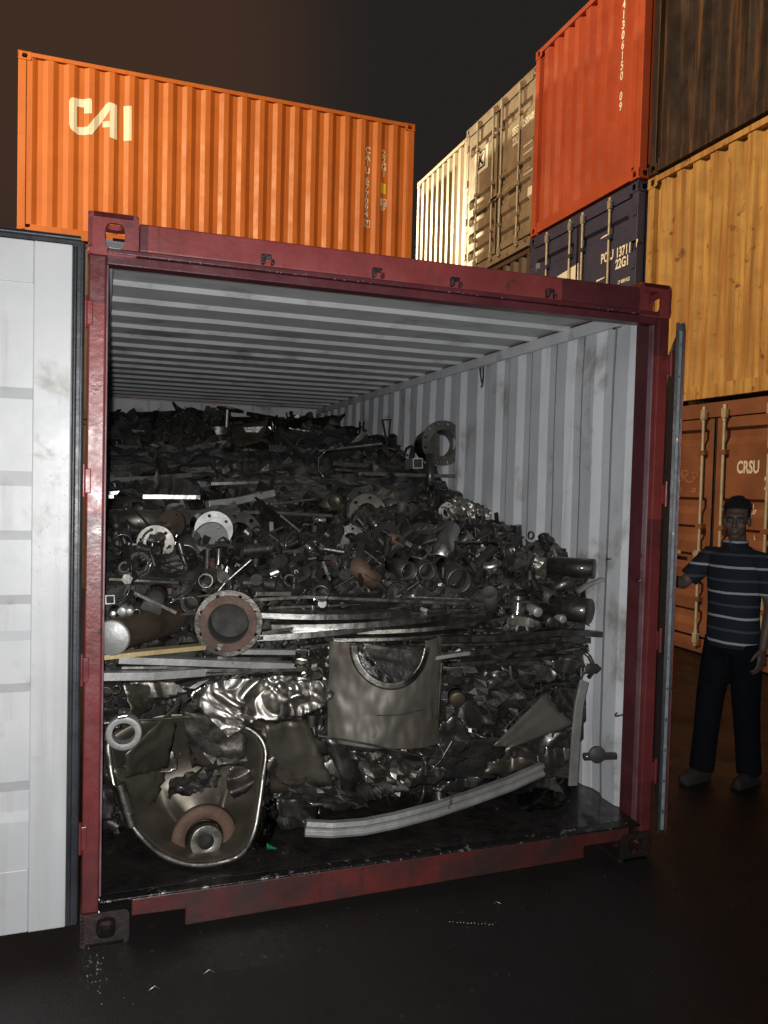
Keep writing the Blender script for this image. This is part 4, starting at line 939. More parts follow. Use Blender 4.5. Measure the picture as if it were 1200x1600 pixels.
rod('bent_rod', [(706,1158,.16), (690,1186,.16), (672,1206,.18)], .003, 'stain', 'thin wire crossing the right end of the bent shiny rod', 'wire')
rod('bent_rod', [(785,1142,.25), (806,1120,.26), (842,1088,.28), (862,1080,.3)], .003, 'bright', 'thin wire along the edge of the triangular plate', 'wire')
rod('bent_rod', [(797,1040,.25), (798,1058,.25), (812,1076,.25), (832,1090,.26), (838,1080,.27)], .008, 'stain', 'shiny bent rod hooked among the black plates at right')
rod('bent_rod', [(572,800,1.3), (568,830,1.2), (580,880,1.0), (608,888,.95), (630,890,.95)], .007, 'bright', 'bright wire curling between the fittings in the middle', 'wire')
rod('bent_rod', [(640,1270,.16), (740,1262,.18)], .002, 'stain', 'fine wire lying above the curved rail', 'wire')
rod('bent_rod', [(163,1130,.20), (192,1126,.19), (240,1124,.24), (300,1120,.28)], .006, 'stain', 'slim rod resting on the thick pale ring')
rod('wire_bracket', [(597,656,2.9), (606,693,2.8), (610,655,2.9), (597,656,2.9), (604,692,2.8)], .007, 'dark', 'small black wire bracket sticking up before the right wall', 'bracket')

# large thin rings lying flat, seen edge-on
def flatring(px, py, Y, r0, r1, t, tilt, m, label, arc=2*PI, nb=0):
    c_ = at(px, py, Y); mb = MB(); FM = frame_M(c_, (tilt[0], tilt[1], 1), (0,-1,0)) @ Matrix.Rotation(-arc/2, 4, 'Z')
    mb.revolve([(r0,0), (r1,0), (r1,t), (r0,t)], 64, FM, False, True, arc=arc); return thing1('flat_ring', mb, m, label, 'metal ring', bevel=.0015)
for px_, py_, R_, t_, tl, mm_, lb_ in ((520, 969, .95, .024, (.03,.0), 'bright', 'curved flat plate, topmost of the curved plates above the drum'),
        (585, 981, 1.05, .026, (-.03,.0), 'bright', 'curved flat plate, second of the curved plates above the drum'),
        (690, 985, .90, .018, (-.05,.0), 'stain', 'curved flat plate, rightmost of the curved plates above the drum'),
        (500, 996, 1.0, .026, (-.05,.0), 'bright', 'curved flat plate, lowest of the curved plates above the drum'),
        (640, 1000, .8, .014, (-.02,.0), 'stain', 'thin curved plate just over the right shoulder of the drum')):
    c_ = at(px_, py_, .26); c_.y += R_; mb = MB(); FM = frame_M(c_, (tl[0], tl[1], 1), (0,-1,0)) @ Matrix.Rotation(-.42, 4, 'Z')
    mb.revolve([(R_-.13,0), (R_,0), (R_,t_), (R_-.13,t_)], 40, FM, False, True, arc=.84); thing1('curved_plate', mb, mm_, lb_, 'metal plate', bevel=.0015)
def pipe(px, py, Y, r, L, dirv, m, label, cat='pipe', wall=.006, blank=True, cap=False, name='pipe_offcut'):
    EXCL.append((px, py, r*1237/(Y+3.2)+5, Y))
    c_ = at(px, py, Y); FM = frame_M((0,0,0), dirv, (1,0,.01)); t_ = empty(name, c_, 0, label, cat)
    mb = MB()
    if cap: mb.revolve([(0,0), (r*.93,0), (r,r*.06), (r,L), (0,L)], 28, FM)
    else: mb.revolve([(r-wall,0), (r,0), (r,L), (r-wall,L)], 28, FM, True, True)
    mb.build('tube', M[m], t_)
    if not cap and blank:
        mb = MB(); mb.add([(r*.97*math.cos(a_), r*.97*math.sin(a_), min(L*.6, .12)) for a_ in [2*PI*k/20 for k in range(20)]], [tuple(range(20))], False, FM); mb.build('blank', M['void'], t_)
    return t_
pipe(164, 1086, .17, .030, .2, (.1,1,0), 'dull', 'grey pipe end with a dull face against the left post', cap=False, wall=.004)
pipe(182, 1078, .20, .018, .2, (.1,1,0), 'oily', 'small dark pipe end next to the grey pipe end at far left')
pipe(213, 958, .26, .017, .2, (.1,1,.1), 'dull', 'tiny open pipe end above the capped brown pipe')
pipe(190, 956, .24, .017, .12, (.2,1,.1), 'alu', 'small pale round bar end above the capped brown pipe', cap=True)
pipe(176, 960, .23, .013, .12, (.1,1,0), 'bright', 'tiny pale bar end nearest the left post above the capped brown pipe', cap=True)
pipe(202, 956, .25, .012, .12, (.1,1,.1), 'alu', 'tiny pale bar end between the small bar end and the tiny open pipe', cap=True)
pipe(236, 952, .30, .042, .12, (.3,1,.5), 'scale', 'dull dark disc lying behind the tiny pipe ends', cap=True, name='disc', cat='disc')
pipe(296, 945, .30, .034, .18, (.3,1,.1), 'dull', 'thin ring shaped pipe end left of the rust faced flange', wall=.004)
pipe(715, 1094, .26, .036, .05, (.2,1,.2), 'rustbrown', 'rounded rust brown disc right of the cut drum', cap=True, name='disc', cat='disc')
pipe(929, 889, .27, .048, .22, (-.8,.8,.0), 'oily', 'threaded dark pipe end with a brassy glint at the right wall', cap=True)
pipe(922, 956, .26, .062, .25, (-.55,.8,.05), 'oily', 'large rounded black cylinder end at the right wall', cap=True, name='cylinder_end', cat='cylinder')
pipe(841, 957, .30, .023, .2, (.1,1,.1), 'alu', 'small pale round bar end above the square tube at right', cap=True)
pipe(862, 972, .31, .024, .2, (.1,1,.1), 'dull', 'round grey bar end right of the square tube', cap=True)
pipe(880, 968, .31, .019, .2, (.1,1,.1), 'alu', 'small pale round bar end farthest right of the square tube', cap=True)
pipe(934, 1180, .20, .040, .016, (.25,1,.0), 'scale', 'round dark cap with a pin at the lower right of the heap', cap=True, name='pipe_plug', cat='plug')
pipe(912, 1182, .24, .018, .16, (.9,-.2,.0), 'scale', 'dark stub behind the round cap at the lower right', cap=True)
pipe(718, 908, .38, .060, .2, (.1,1,.2), 'dull', 'open dark pipe end in the middle right of the fittings')
pipe(640, 893, .38, .042, .2, (-.1,1,.1), 'dull', 'round pipe end, left of a pair under the fittings')
pipe(668, 893, .38, .040, .2, (.1,1,.1), 'dull', 'round pipe end, right of a pair under the fittings')
pipe(290, 869, .70, .055, .2, (.2,1,.3), 'stain', 'open thin walled pipe end below the tan disc')
pipe(573, 858, .85, .046, .1, (.1,1,.2), 'stain', 'small open ring in the middle of the fittings')
pipe(750, 830, 1.5, .055, .2, (.1,1,.2), 'dull', 'dark round elbow end near the glittering crushed lump')
pipe(808, 836, 1.2, .060, .3, (-1,.3,.0), 'oily', 'black pipe pointing at the right wall above the sooty sheet', cap=True)
pipe(672, 760, 2.0, .030, .22, (0,.1,1), 'oily', 'short upright black pipe below the big flanged pipe', cap=True)
def sqtube(px, py, Y, s_, m, label):
    EXCL.append((px, py, s_*1237/(Y+3.2)+4, Y))
    c_ = at(px, py, Y); mb = MB(); t_ = .10
    o_ = [(-s_,-s_), (s_,-s_), (s_,s_), (-s_,s_)]; i_ = [(x*.8, y*.8) for x, y in o_]; FM = frame_M(c_, (.1,1,.0), (1,0,.05))
    vs = [(x, y, 0) for x, y in o_+i_]+[(x, y, t_*2) for x, y in o_+i_]
    fs = [(k, (k+1) % 4, 4+(k+1) % 4, 4+k) for k in range(4)]+[(8+k, 8+(k+1) % 4, 12+(k+1) % 4, 12+k) for k in range(4)]+[(k, (k+1) % 4, 8+(k+1) % 4, 8+k) for k in range(4)]+[(4+k, 4+(k+1) % 4, 12+(k+1) % 4, 12+k) for k in range(4)]
    mb.add(vs, fs, False, FM); return thing1('square_tube', mb, m, label, 'square tube')
sqtube(653, 724, 2.15, .036, 'alu', 'square tube end beside the big flanged pipe')
sqtube(849, 977, .28, .017, 'stain', 'square tube end among round bar ends at right')
sqtube(172, 937, .24, .017, 'alu', 'little pale square block near the left post')

# big flanged pipe against the right wall
c = at(693, 692, 2.15); bp_ = empty('flanged_pipe', c, 0, 'big flanged pipe standing out against the pale right wall', 'pipe')
ax = Vector((.06, .99, -.04)).normalized(); FM = frame_M((0,0,0), ax, (1,0,0))
m = MB(); disc_holes(m, .098, .158, .02, 12, .138, .010, FM); m.build('flange', M['dull'], bp_, .002)
m = MB(); m.revolve([(.092,.001), (.099,.001), (.11,.06), (.118,.30), (.11,.30), (.102,.06)], 36, FM, True, True); m.build('tube', M['scale'], bp_)
m = MB(); m.add([(.11*math.cos(a_), .11*math.sin(a_), .27) for a_ in [2*PI*k/24 for k in range(24)]], [tuple(range(24))], False, FM); m.build('blank', M['scale'], bp_)
# rounded black pad under it
m = MB(); c_ = at(694, 774, 2.0); vs = []
for j in range(9):
    for i in range(24):
        th = PI*j/8; ph = 2*PI*i/24; sx = math.copysign(abs(math.sin(th))**.6, math.sin(th))
        vs.append((c_.x+.13*sx*math.cos(ph), c_.y+.12*sx*math.sin(ph), c_.z+.042*math.cos(th)))
m.add(vs, [(j*24+i, j*24+(i+1) % 24, (j+1)*24+(i+1) % 24, (j+1)*24+i) for j in range(8) for i in range(24)], True)
thing1('rounded_pad', m, 'oily', 'rounded black pad shaped piece under the big flanged pipe', 'metal part')
# stem with a small wheel on a round base, top of the heap
c = at(341, 668, 3.1); vv = empty('valve', c, 0, 'small valve with a flat wheel on its stem, on top of the heap', 'valve')
MB().tube([(0,0,-.06), (0,0,-.02), (0,0,0)], .11, 24).build('body', M['dull'], vv)
MB().tube([(.06,0,0), (.065,0,.14)], .018, 12).build('stem', M['stain'], vv)
m = MB(); m.revolve([(0,.135), (.095,.135), (.10,.142), (.095,.15), (0,.15)], 28, Matrix.Translation((.065,0,0)) @ Matrix.Rotation(.12, 4, 'Y')); m.build('wheel', M['dull'], vv)
# sheets on the dark top
T = [([(300,640,3.4),(350,690,2.9),(250,700,2.6),(240,660,3.2)],'oily','big black plate rising at the left of the valve'),
     ([(268,628,3.6),(300,640,3.4),(330,672,3.2),(296,670,3.2)],'dark','small dark plate leaning on the ceiling side of the valve'),
     ([(322,634,3.4),(350,640,3.4),(344,662,3.3),(316,656,3.3)],'dark','small black plate just behind the valve'),
     ([(160,680,2.7),(205,640,3.3),(262,665,3.2),(250,712,2.6)],'dark','broad sooty plate humped at the far left top'),
     ([(170,700,2.5),(340,690,2.7),(410,735,2.4),(180,760,2.3)],'dark','wide sooty sheet sloping below the valve'),
     ([(330,720,2.4),(420,700,2.7),(500,735,2.4),(370,770,2.2)],'oily','glossy black sheet in the middle of the dark top'),
     ([(358,665,3.2),(420,655,3.2),(410,690,3.0),(368,700,2.9)],'rustbrown','brownish crumpled plate right of the valve'),
     ([(462,672,3.3),(484,651,3.3),(486,676,3.2),(470,676,3.2)],'dark','little black triangle sticking up before the end wall'),
     ([(440,676,3.1),(520,665,3.4),(600,695,2.8),(520,720,2.6)],'dark','wide dark plate before the right back corner'),
     ([(520,700,2.7),(600,690,2.8),(640,735,2.4),(560,745,2.3)],'oily','black plate sloping towards the square tube end'),
     ([(560,672,3.2),(588,690,2.9),(640,730,2.4),(596,700,2.7)],'scale','narrow dark plate left of the square tube end'),
     ([(500,745,2.2),(640,755,2.1),(720,775,2.0),(560,790,1.9)],'dark','low sooty sheet under the big flanged pipe'),
     ([(150,740,2.3),(320,750,2.25),(330,772,2.0),(150,772,2.0)],'dark','sooty strip of sheet behind the bright shiny bar'),
     ([(350,745,2.25),(500,740,2.3),(520,775,2.0),(360,775,2.0)],'scale','grey black sheet behind the channel bar'),
     ([(310,696,2.75),(354,688,2.75),(352,692,2.7),(322,701,2.7)],'alu','pale torn edge of plate below the valve'),
     ([(380,668,2.9),(412,666,2.9),(404,676,2.9),(384,675,2.9)],'alu','small pale chip of sheet on the dark top'),
     ([(450,668,3.0),(485,673,3.0),(484,675,3.0),(455,671,3.0)],'bright','thin bright sliver below the little black triangle')]
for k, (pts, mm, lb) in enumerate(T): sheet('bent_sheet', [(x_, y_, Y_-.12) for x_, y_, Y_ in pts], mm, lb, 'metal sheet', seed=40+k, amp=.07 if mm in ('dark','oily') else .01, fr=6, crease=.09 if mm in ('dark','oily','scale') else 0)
# discs and plates among the fittings
def disc(px, py, Y, r, m, label, dirv=(.1,1,.25), holes=4, hole=.0, t=.018):
    EXCL.append((px, py, r*1237/(Y+3.2)+5, Y))
    c_ = at(px, py, Y); mb = MB(); disc_holes(mb, hole, r, t, holes, r*.78, r*.09, frame_M(c_, dirv, (1,0,0))); return thing1('flange_disc', mb, m, label, 'flange', bevel=.0015)
disc(334, 828, 1.0, .093, 'alu', 'pale round disc, upper of an overlapping pair in the fittings', (.1,1,.1), 5)
disc(330, 842, .92, .082, 'alu', 'pale round disc, lower of an overlapping pair in the fittings', (-.1,1,.35), 3)
disc(342, 868, .78, .085, 'bright', 'round flange face up below the pale disc pair', (.0,.55,.8), 6, .03)
disc(268, 818, 1.15, .07, 'rustbrown', 'tan half hidden disc left of the pale disc pair', (.6,1,.1), 3)
disc(274, 797, 1.6, .05, 'alu', 'small pale cap above the tan disc', (.0,.5,.9), 0)
disc(700, 800, 1.6, .06, 'stain', 'small ribbed flange below the rounded black pad', (.4,1,.2), 6, .03)
disc(388, 712, 2.6, .10, 'stain', 'flange lying flat with a glint, in the middle of the dark top', (.0,.3,1), 6, .04)

# ---- repeated small pieces: one mesh per variant, copied
rp = random.Random(23)
def v_pipe(): L = rp.uniform(.07, .18); r = rp.uniform(.018, .04); return MB().revolve([(r*.84,-L/2), (r,-L/2), (r,L/2), (r*.84,L/2)], 20, Matrix.Rotation(PI/2, 4, 'Y'), True, True)
def v_elbow():
    r = rp.uniform(.020, .036); R_ = r*1.8; mb = MB(); pth = [(R_*math.cos(a_)-R_*.6, R_*math.sin(a_)-R_*.6, 0) for a_ in [PI/2*k/8 for k in range(9)]]
    mb.tube(pth, r, 16, False); mb.tube(pth, r*.82, 16, False); return mb
def v_flange(): r = rp.uniform(.04, .075); mb = MB(); disc_holes(mb, r*.5, r, .016, rp.choice((4, 6, 8)), r*.78, r*.1, None, 28); return mb
def v_bar(): L = rp.uniform(.12, .32); return MB().box((-L/2,-.018,-.004), (L/2,.018,.004))
def v_angle():
    L = rp.uniform(.12, .30); mb = MB(); return mb.prism([(0,0), (.035,0), (.035,.004), (.004,.004), (.004,.035), (0,.035)], L, Matrix.Rotation(PI/2, 4, 'Y') @ Matrix.Translation((0,0,-L/2)))
def v_rod():
    L = rp.uniform(.10, .28); b_ = rp.uniform(-.05, .05); return MB().tube([(-L/2,0,0), (-L/6,b_*.6,0), (L/6,b_,0), (L/2,0,b_*.5)], rp.uniform(.005, .011), 8)
def v_tee():
    r = rp.uniform(.018, .030); mb = MB(); mb.tube([(-r*2.4,0,0), (r*2.4,0,0)], r, 16); mb.tube([(0,0,0), (0,r*2.2,0)], r*.9, 16); mb.tube([(-r*2.6,0,0), (-r*2,0,0)], r*1.25, 16); mb.tube([(r*2,0,0), (r*2.6,0,0)], r*1.25, 6, smooth=False); return mb
def v_bolt():
    r = rp.uniform(.008, .014); mb = MB(); mb.tube([(-r*4,0,0), (r*3,0,0)], r, 10); mb.tube([(r*3,0,0), (r*4.4,0,0)], r*1.8, 6, smooth=False); return mb
def v_plate():
    n_ = rp.randint(4, 6); s_ = rp.uniform(.05, .12); k = 8; vs = []; f = rp.uniform(-.6, .6); sd = rp.random()*50
    for j in range(k+1):
        for i in range(k+1):
            x, y = (i/k-.5)*2*s_*(1-.25*noise.noise(Vector((j*.4, sd, 0)))), (j/k-.5)*1.3*s_*(1-.4*noise.noise(Vector((i*.4, sd, 3))))
            d = noise.voronoi(Vector((i*.28, j*.28, sd)))[0]
            vs.append((x, y, f*x*x/s_+.035*(d[1]-d[0])))
    return MB().add(vs, [(j*(k+1)+i, j*(k+1)+i+1, (j+1)*(k+1)+i+1, (j+1)*(k+1)+i) for j in range(k) for i in range(k)])
KINDS = {'pipe_offcut': (v_pipe, 'pipe', 'pipe offcut', 5), 'pipe_elbow': (v_elbow, 'pipe elbow', 'pipe elbow', 4), 'loose_flange': (v_flange, 'flange', 'drilled flange', 4),
         'short_bar': (v_bar, 'metal bar', 'flat bar', 4), 'angle_bar': (v_angle, 'angle bar', 'angle bar', 3), 'thin_rod': (v_rod, 'metal rod', 'thin bent rod', 5),
         'pipe_tee': (v_tee, 'pipe tee', 'pipe tee', 4), 'loose_bolt': (v_bolt, 'bolt', 'bolt', 3), 'crumpled_plate': (v_plate, 'metal sheet', 'crumpled plate', 6)}
PROTO = {}
for k, (fn, cat, lb, nvar) in KINDS.items():
    PROTO[k] = []
    for _ in range(nvar):
        me = fn().mesh(k); me.materials.append(M['dull']); bm = bmesh.new(); bm.from_mesh(me); bmesh.ops.recalc_face_normals(bm, faces=bm.faces); bm.to_mesh(me); bm.free(); PROTO[k].append(me)
LOOK = {'bright': 'shiny', 'stain': 'stained grey', 'dull': 'dull dark', 'oily': 'oily black', 'rusty': 'rusty', 'rustbrown': 'brown stained', 'scale': 'sooty', 'olive': 'brownish', 'alu': 'pale grey', 'dark': 'soot black'}
MARKS = [('rust faced flange',357,974),('brown capped pipe',235,988),('thick pale ring',193,1147),('dished tank end',300,1240),('crumpled bright sheet',400,1090),('cut drum',600,1100),('curved rail',660,1265),
 ('upright flat bar',900,1150),('triangular plate',835,1125),('rust brown disc',715,1094),('threaded pipe end',929,889),('rounded cylinder end',922,956),('pale disc pair',333,835),('bright shiny bar',268,776),
 ('channel bar',380,780),('big flanged pipe',693,692),('square tube end',653,724),('rounded black pad',694,774),('small valve',345,650),('little black triangle',475,665),('tan disc',268,818),
 ('small open ring',573,858),('twin pipe ends',655,893),('open dark pipe end',718,908),('glittering crushed lump',760,800),('sooty lumpy sheet',840,870),('thin walled pipe',290,869),('bright curved clip',533,858),
 ('wire bracket',603,670),('slim shiny strip',470,778),('curved plates',600,985),('flat lying flange',388,712),('yellowish bar',240,1020),('bent shiny rod',590,1168),('rounded elbow',750,830)]
def pix(p):
    d = p-CP; z = d.dot(CF); return 600+F*d.dot(CR)/z, 800-F*d.dot(CU)/z
def whereis(px, py):
    n_, mx_, my_ = min(MARKS, key=lambda m_: (m_[1]-px)**2+(m_[2]-py)**2)
    dx, dy = px-mx_, py-my_; a_ = math.degrees(math.atan2(-dy, dx)) % 360
    w_ = ['right of', 'above right of', 'above', 'above left of', 'left of', 'below left of', 'below', 'below right of'][int((a_+22.5)//45) % 8]
    return f'{w_} the {n_}'
FILL = []
ZONES = [  # t0, t1, count, kinds, materials, place words, size range
    (CUM[0]+.05, CUM[2]*.72, 80, ['pipe_offcut','short_bar','crumpled_plate','crumpled_plate','thin_rod','angle_bar','pipe_elbow','loose_bolt'], ['oily','dull','oily','stain','olive','rustbrown'], 'low in the heap, around the dished tank end and cut drum', (.9, 1.5)),
    (CUM[2]*.72, CUM[3]-.03, 110, ['short_bar','short_bar','angle_bar','thin_rod','crumpled_plate','pipe_offcut'], ['dull','stain','oily','scale','dull','oily'], 'in the layer of flat bars and curved plates', (.8, 1.4)),
    (CUM[3]-.03, CUM[6], 115, ['pipe_offcut','pipe_elbow','pipe_elbow','pipe_tee','loose_bolt','thin_rod','crumpled_plate','crumpled_plate','loose_flange','pipe_offcut'], ['dull','stain','oily','oily','oily','dull','stain','rusty','oily','bright'], 'in the front of the band of pipe fittings', (.9, 1.6)),
    (CUM[6], CUM[9], 105, ['pipe_offcut','pipe_elbow','pipe_tee','thin_rod','crumpled_plate','crumpled_plate','loose_flange'], ['dull','stain','oily','oily','oily','scale','oily','dull','olive','bright'], 'in the back of the band of pipe fittings', (1.2, 2.0)),
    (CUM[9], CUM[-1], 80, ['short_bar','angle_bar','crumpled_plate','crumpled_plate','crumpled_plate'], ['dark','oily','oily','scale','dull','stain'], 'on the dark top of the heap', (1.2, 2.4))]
for zi, (ta, tb, cnt, kinds, mats, words, (sa, sb)) in enumerate(ZONES):
    for i in range(cnt):
        k = rp.choice(kinds); mm = rp.choice(mats); x = rp.uniform(-1.08, 1.08); t = rp.uniform(ta, tb)
        p, n_ = heap_pt(x, t, rp.uniform(-.02, .035)); ux, uy = pix(p)
        if any((ux-a_)**2+(uy-b_)**2 < (c_+9)**2 and p.y < d_+.12 for a_, b_, c_, d_ in EXCL): continue
        o = bpy.data.objects.new(k, rp.choice(PROTO[k])); COL.objects.link(o)
        s_ = rp.uniform(sa, sb); o.scale = (s_, s_, s_)
        longk = k in ('short_bar', 'angle_bar', 'thin_rod', 'crumpled_plate')
        if longk and zi in (1, 4): o.rotation_euler = (rp.uniform(-.9, .9)+(.0 if k != 'crumpled_plate' else 0), rp.uniform(-.15, .15), rp.uniform(-.5, .5))
        elif zi in (2, 3) and k in ('pipe_offcut', 'loose_flange') and rp.random() < .45: o.rotation_euler = (rp.uniform(-.4, .4)+(PI/2 if k == 'loose_flange' else 0), rp.uniform(-.4, .4), (PI/2 if k == 'pipe_offcut' else 0)+rp.uniform(-.5, .5))
        else: o.rotation_euler = (rp.uniform(0, 6.3), rp.uniform(-.8, .8), rp.uniform(0, 6.3))
        hw = .17*s_ if longk else .06*s_
        o.location = (max(-1.15+hw, min(1.15-hw, p.x)), p.y, max(p.z, .21))
        o.material_slots[0].link = 'OBJECT'; o.material_slots[0].material = M[mm]
        FILL.append((o, f'{LOOK[mm]} {KINDS[k][2]}', KINDS[k][1], k))
ORD = {2: ['left one of two', 'right one of two'], 3: ['leftmost of three', 'middle of three', 'rightmost of three']}
NUM = ['first', 'second', 'third', 'fourth', 'fifth', 'sixth', 'seventh', 'eighth', 'ninth', 'tenth']
bylab = {}
for o, lb, cat, k in FILL:
    q = pix(o.location); bylab.setdefault(f'{lb} {whereis(*q)}', []).append((q[0], o, cat, k))
for lb, L_ in bylab.items():
    L_.sort(key=lambda e_: e_[0])
    for i, (_, o, cat, k) in enumerate(L_):
        s_ = lb if len(L_) == 1 else f'{lb}, {ORD[len(L_)][i]}' if len(L_) in ORD else f'{lb}, {NUM[min(i, 9)]} from left'
        tag(o, s_, cat, f'{KINDS[k][2]}s scattered through the heap')

# ------------------------------------------------------------ the man standing by the right door
M['skin'] = mat('brown_skin', (.16,.115,.09), (.13,.09,.07), .5, .6, nscale=20, bump=.03, bscale=80)
M['hair'] = mat('black_hair', (.012,.011,.011), (.02,.018,.017), .5, .7, nscale=60, bump=.6, bscale=120)
M['trousers'] = mat('dark_trousers', (.008,.010,.014), (.006,.007,.010), .95, nscale=18, bump=.25, bscale=10)
M['shoe'] = mat('dusty_grey_shoe', (.04,.036,.032), (.026,.024,.022), .8, nscale=14, bump=.2, bscale=30)
M['trousers'].node_tree.nodes['Principled BSDF'].inputs['Specular IOR Level'].default_value = .15
M['eye'] = mat('eye_white', (.30,.29,.28), None, .12, coat=1.)
M['iris'] = mat('dark_iris', (.02,.012,.008), None, .05, coat=1.)
def shirt_mat():
    m = bpy.data.materials.new('striped_jersey'); m.use_nodes = True; nt = m.node_tree; N = nt.nodes.new; L = nt.links.new
    b = nt.nodes['Principled BSDF']; tc = N('ShaderNodeTexCoord'); sx = N('ShaderNodeSeparateXYZ'); L(tc.outputs['Object'], sx.inputs[0])
    nz = N('ShaderNodeTexNoise'); nz.inputs['Scale'].default_value = 3; L(tc.outputs['Object'], nz.inputs['Vector'])
    ad = N('ShaderNodeMath'); ad.operation = 'MULTIPLY_ADD'; L(nz.outputs['Fac'], ad.inputs[0]); ad.inputs[1].default_value = .03; L(sx.outputs[2], ad.inputs[2])
    def stripe(off, w_, col, prev):
        a_ = N('ShaderNodeMath'); a_.operation = 'ADD'; L(ad.outputs[0], a_.inputs[0]); a_.inputs[1].default_value = off
        f = N('ShaderNodeMath'); f.operation = 'FLOORED_MODULO'; L(a_.outputs[0], f.inputs[0]); f.inputs[1].default_value = .142
        g = N('ShaderNodeMath'); g.operation = 'LESS_THAN'; L(f.outputs[0], g.inputs[0]); g.inputs[1].default_value = w_
        x = N('ShaderNodeMix'); x.data_type = 'RGBA'; L(g.outputs[0], x.inputs[0])
        if prev is None: x.inputs[6].default_value = (.016,.019,.033,1)
        else: L(prev, x.inputs[6])
        x.inputs[7].default_value = (*col, 1); return x.outputs[2]
    c = stripe(.012, .013, (.50,.51,.53), None); c = stripe(.085, .014, (.07,.08,.10), c)
    L(c, b.inputs['Base Color']); b.inputs['Roughness'].default_value = .85
    bp = N('ShaderNodeBump'); bp.inputs['Strength'].default_value = .4; n2 = N('ShaderNodeTexNoise'); n2.inputs['Scale'].default_value = 9; n2.inputs['Detail'].default_value = 6
    L(tc.outputs['Object'], n2.inputs['Vector']); L(n2.outputs['Fac'], bp.inputs['Height']); bp.inputs['Distance'].default_value = .03; L(bp.outputs[0], b.inputs['Normal'])
    return m
M['shirt'] = shirt_mat()
def ell(mb, c, r, M_=None, n=18, k=12):
    vs = [(c[0]+r[0]*math.sin(PI*j/k)*math.cos(2*PI*i/n), c[1]+r[1]*math.sin(PI*j/k)*math.sin(2*PI*i/n), c[2]+r[2]*math.cos(PI*j/k)) for j in range(k+1) for i in range(n)]
    mb.add(vs, [(j*n+i, (j+1)*n+i, (j+1)*n+(i+1) % n, j*n+(i+1) % n) for j in range(k) for i in range(n)], True, M_); return mb
def caps(mb, pts, M_=None, n=14, flat=1.):
    """tapered rounded limb through (point, radius)"""
    P = []; R = []
    p0, r0 = Vector(pts[0][0]), pts[0][1]; p1 = Vector(pts[1][0]); t = (p0-p1).normalized()
    for a in (85, 60, 30): a = math.radians(a); P.append(p0+t*r0*math.sin(a)); R.append(r0*math.cos(a))
    for p, r in pts: P.append(Vector(p)); R.append(r)
    pn, rn = Vector(pts[-1][0]), pts[-1][1]; t = (pn-Vector(pts[-2][0])).normalized()
    for a in (30, 60, 85): a = math.radians(a); P.append(pn+t*rn*math.sin(a)); R.append(rn*math.cos(a))
    return mb.tube(P, 0, n, True, M_, R)
def rings(mb, rows, n=28, M_=None):
    """stack of ellipses (cx,cy,z,rx,ry)"""
    vs = [(cx+rx*math.cos(2*PI*i/n), cy+ry*math.sin(2*PI*i/n), z) for cx, cy, z, rx, ry in rows for i in range(n)]
    fs = [(j*n+i, j*n+(i+1) % n, (j+1)*n+(i+1) % n, (j+1)*n+i) for j in range(len(rows)-1) for i in range(n)]
    fs += [tuple(range(n))[::-1], tuple(range((len(rows)-1)*n, len(rows)*n))]
    mb.add(vs, fs, True, M_); return mb
def remesh(o, vox, it=6, fac=.5):
    r = o.modifiers.new('r', 'REMESH'); r.mode = 'VOXEL'; r.voxel_size = vox; r.use_smooth_shade = True
    s = o.modifiers.new('s', 'SMOOTH'); s.iterations = it; s.factor = fac
FEET = at_z(1136, 1222, 0)
man = empty('person', FEET, math.radians(-76), 'man in a navy striped polo and dark trousers leaning a hand on the right door', 'person')
man.scale = (.92, .95, 1)
HT = .945   # he stands about 1.66 m
def S_(m): m.v = [tuple(x*HT for x in v) for v in m.v]; return m
HM = Matrix.Translation((0,-.01,1.60)) @ Matrix.Rotation(math.radians(26), 4, 'Z')   # head turned a little towards us
body = MB()
# torso and neck
rings(body, [(0,0,.86,.150,.105),(0,0,.95,.158,.112),(0,0,1.05,.140,.100),(0,-.005,1.18,.155,.108),(0,-.005,1.30,.172,.112),(0,0,1.38,.165,.095),(0,.005,1.43,.110,.075),(0,0,1.46,.06,.06)])
caps(body, [((0,.01,1.40),.062), ((0,0,1.52),.054), ((0,-.01,1.56),.055)])
# skull, jaw, face
ell(body, (0,.012,.045), (.074,.094,.095), HM); ell(body, (0,-.022,-.03), (.060,.068,.075), HM); ell(body, (0,-.052,-.085), (.032,.028,.024), HM)
ell(body, (0,-.075,.035), (.055,.022,.020), HM)                      # brow
caps(body, [((0,-.088,.022),.009), ((0,-.104,-.012),.012), ((0,-.106,-.022),.015)], HM)   # nose
for s_ in (-1, 1):
    ell(body, (s_*.040,-.060,-.02), (.024,.024,.022), HM)            # cheek
    ell(body, (s_*.076,.012,.0), (.010,.020,.033), HM)               # ear
    ell(body, (s_*.014,-.104,-.026), (.008,.010,.007), HM)
ell(body, (0,-.086,-.052), (.024,.012,.008), HM); ell(body, (0,-.084,-.066), (.021,.012,.008), HM)   # lips
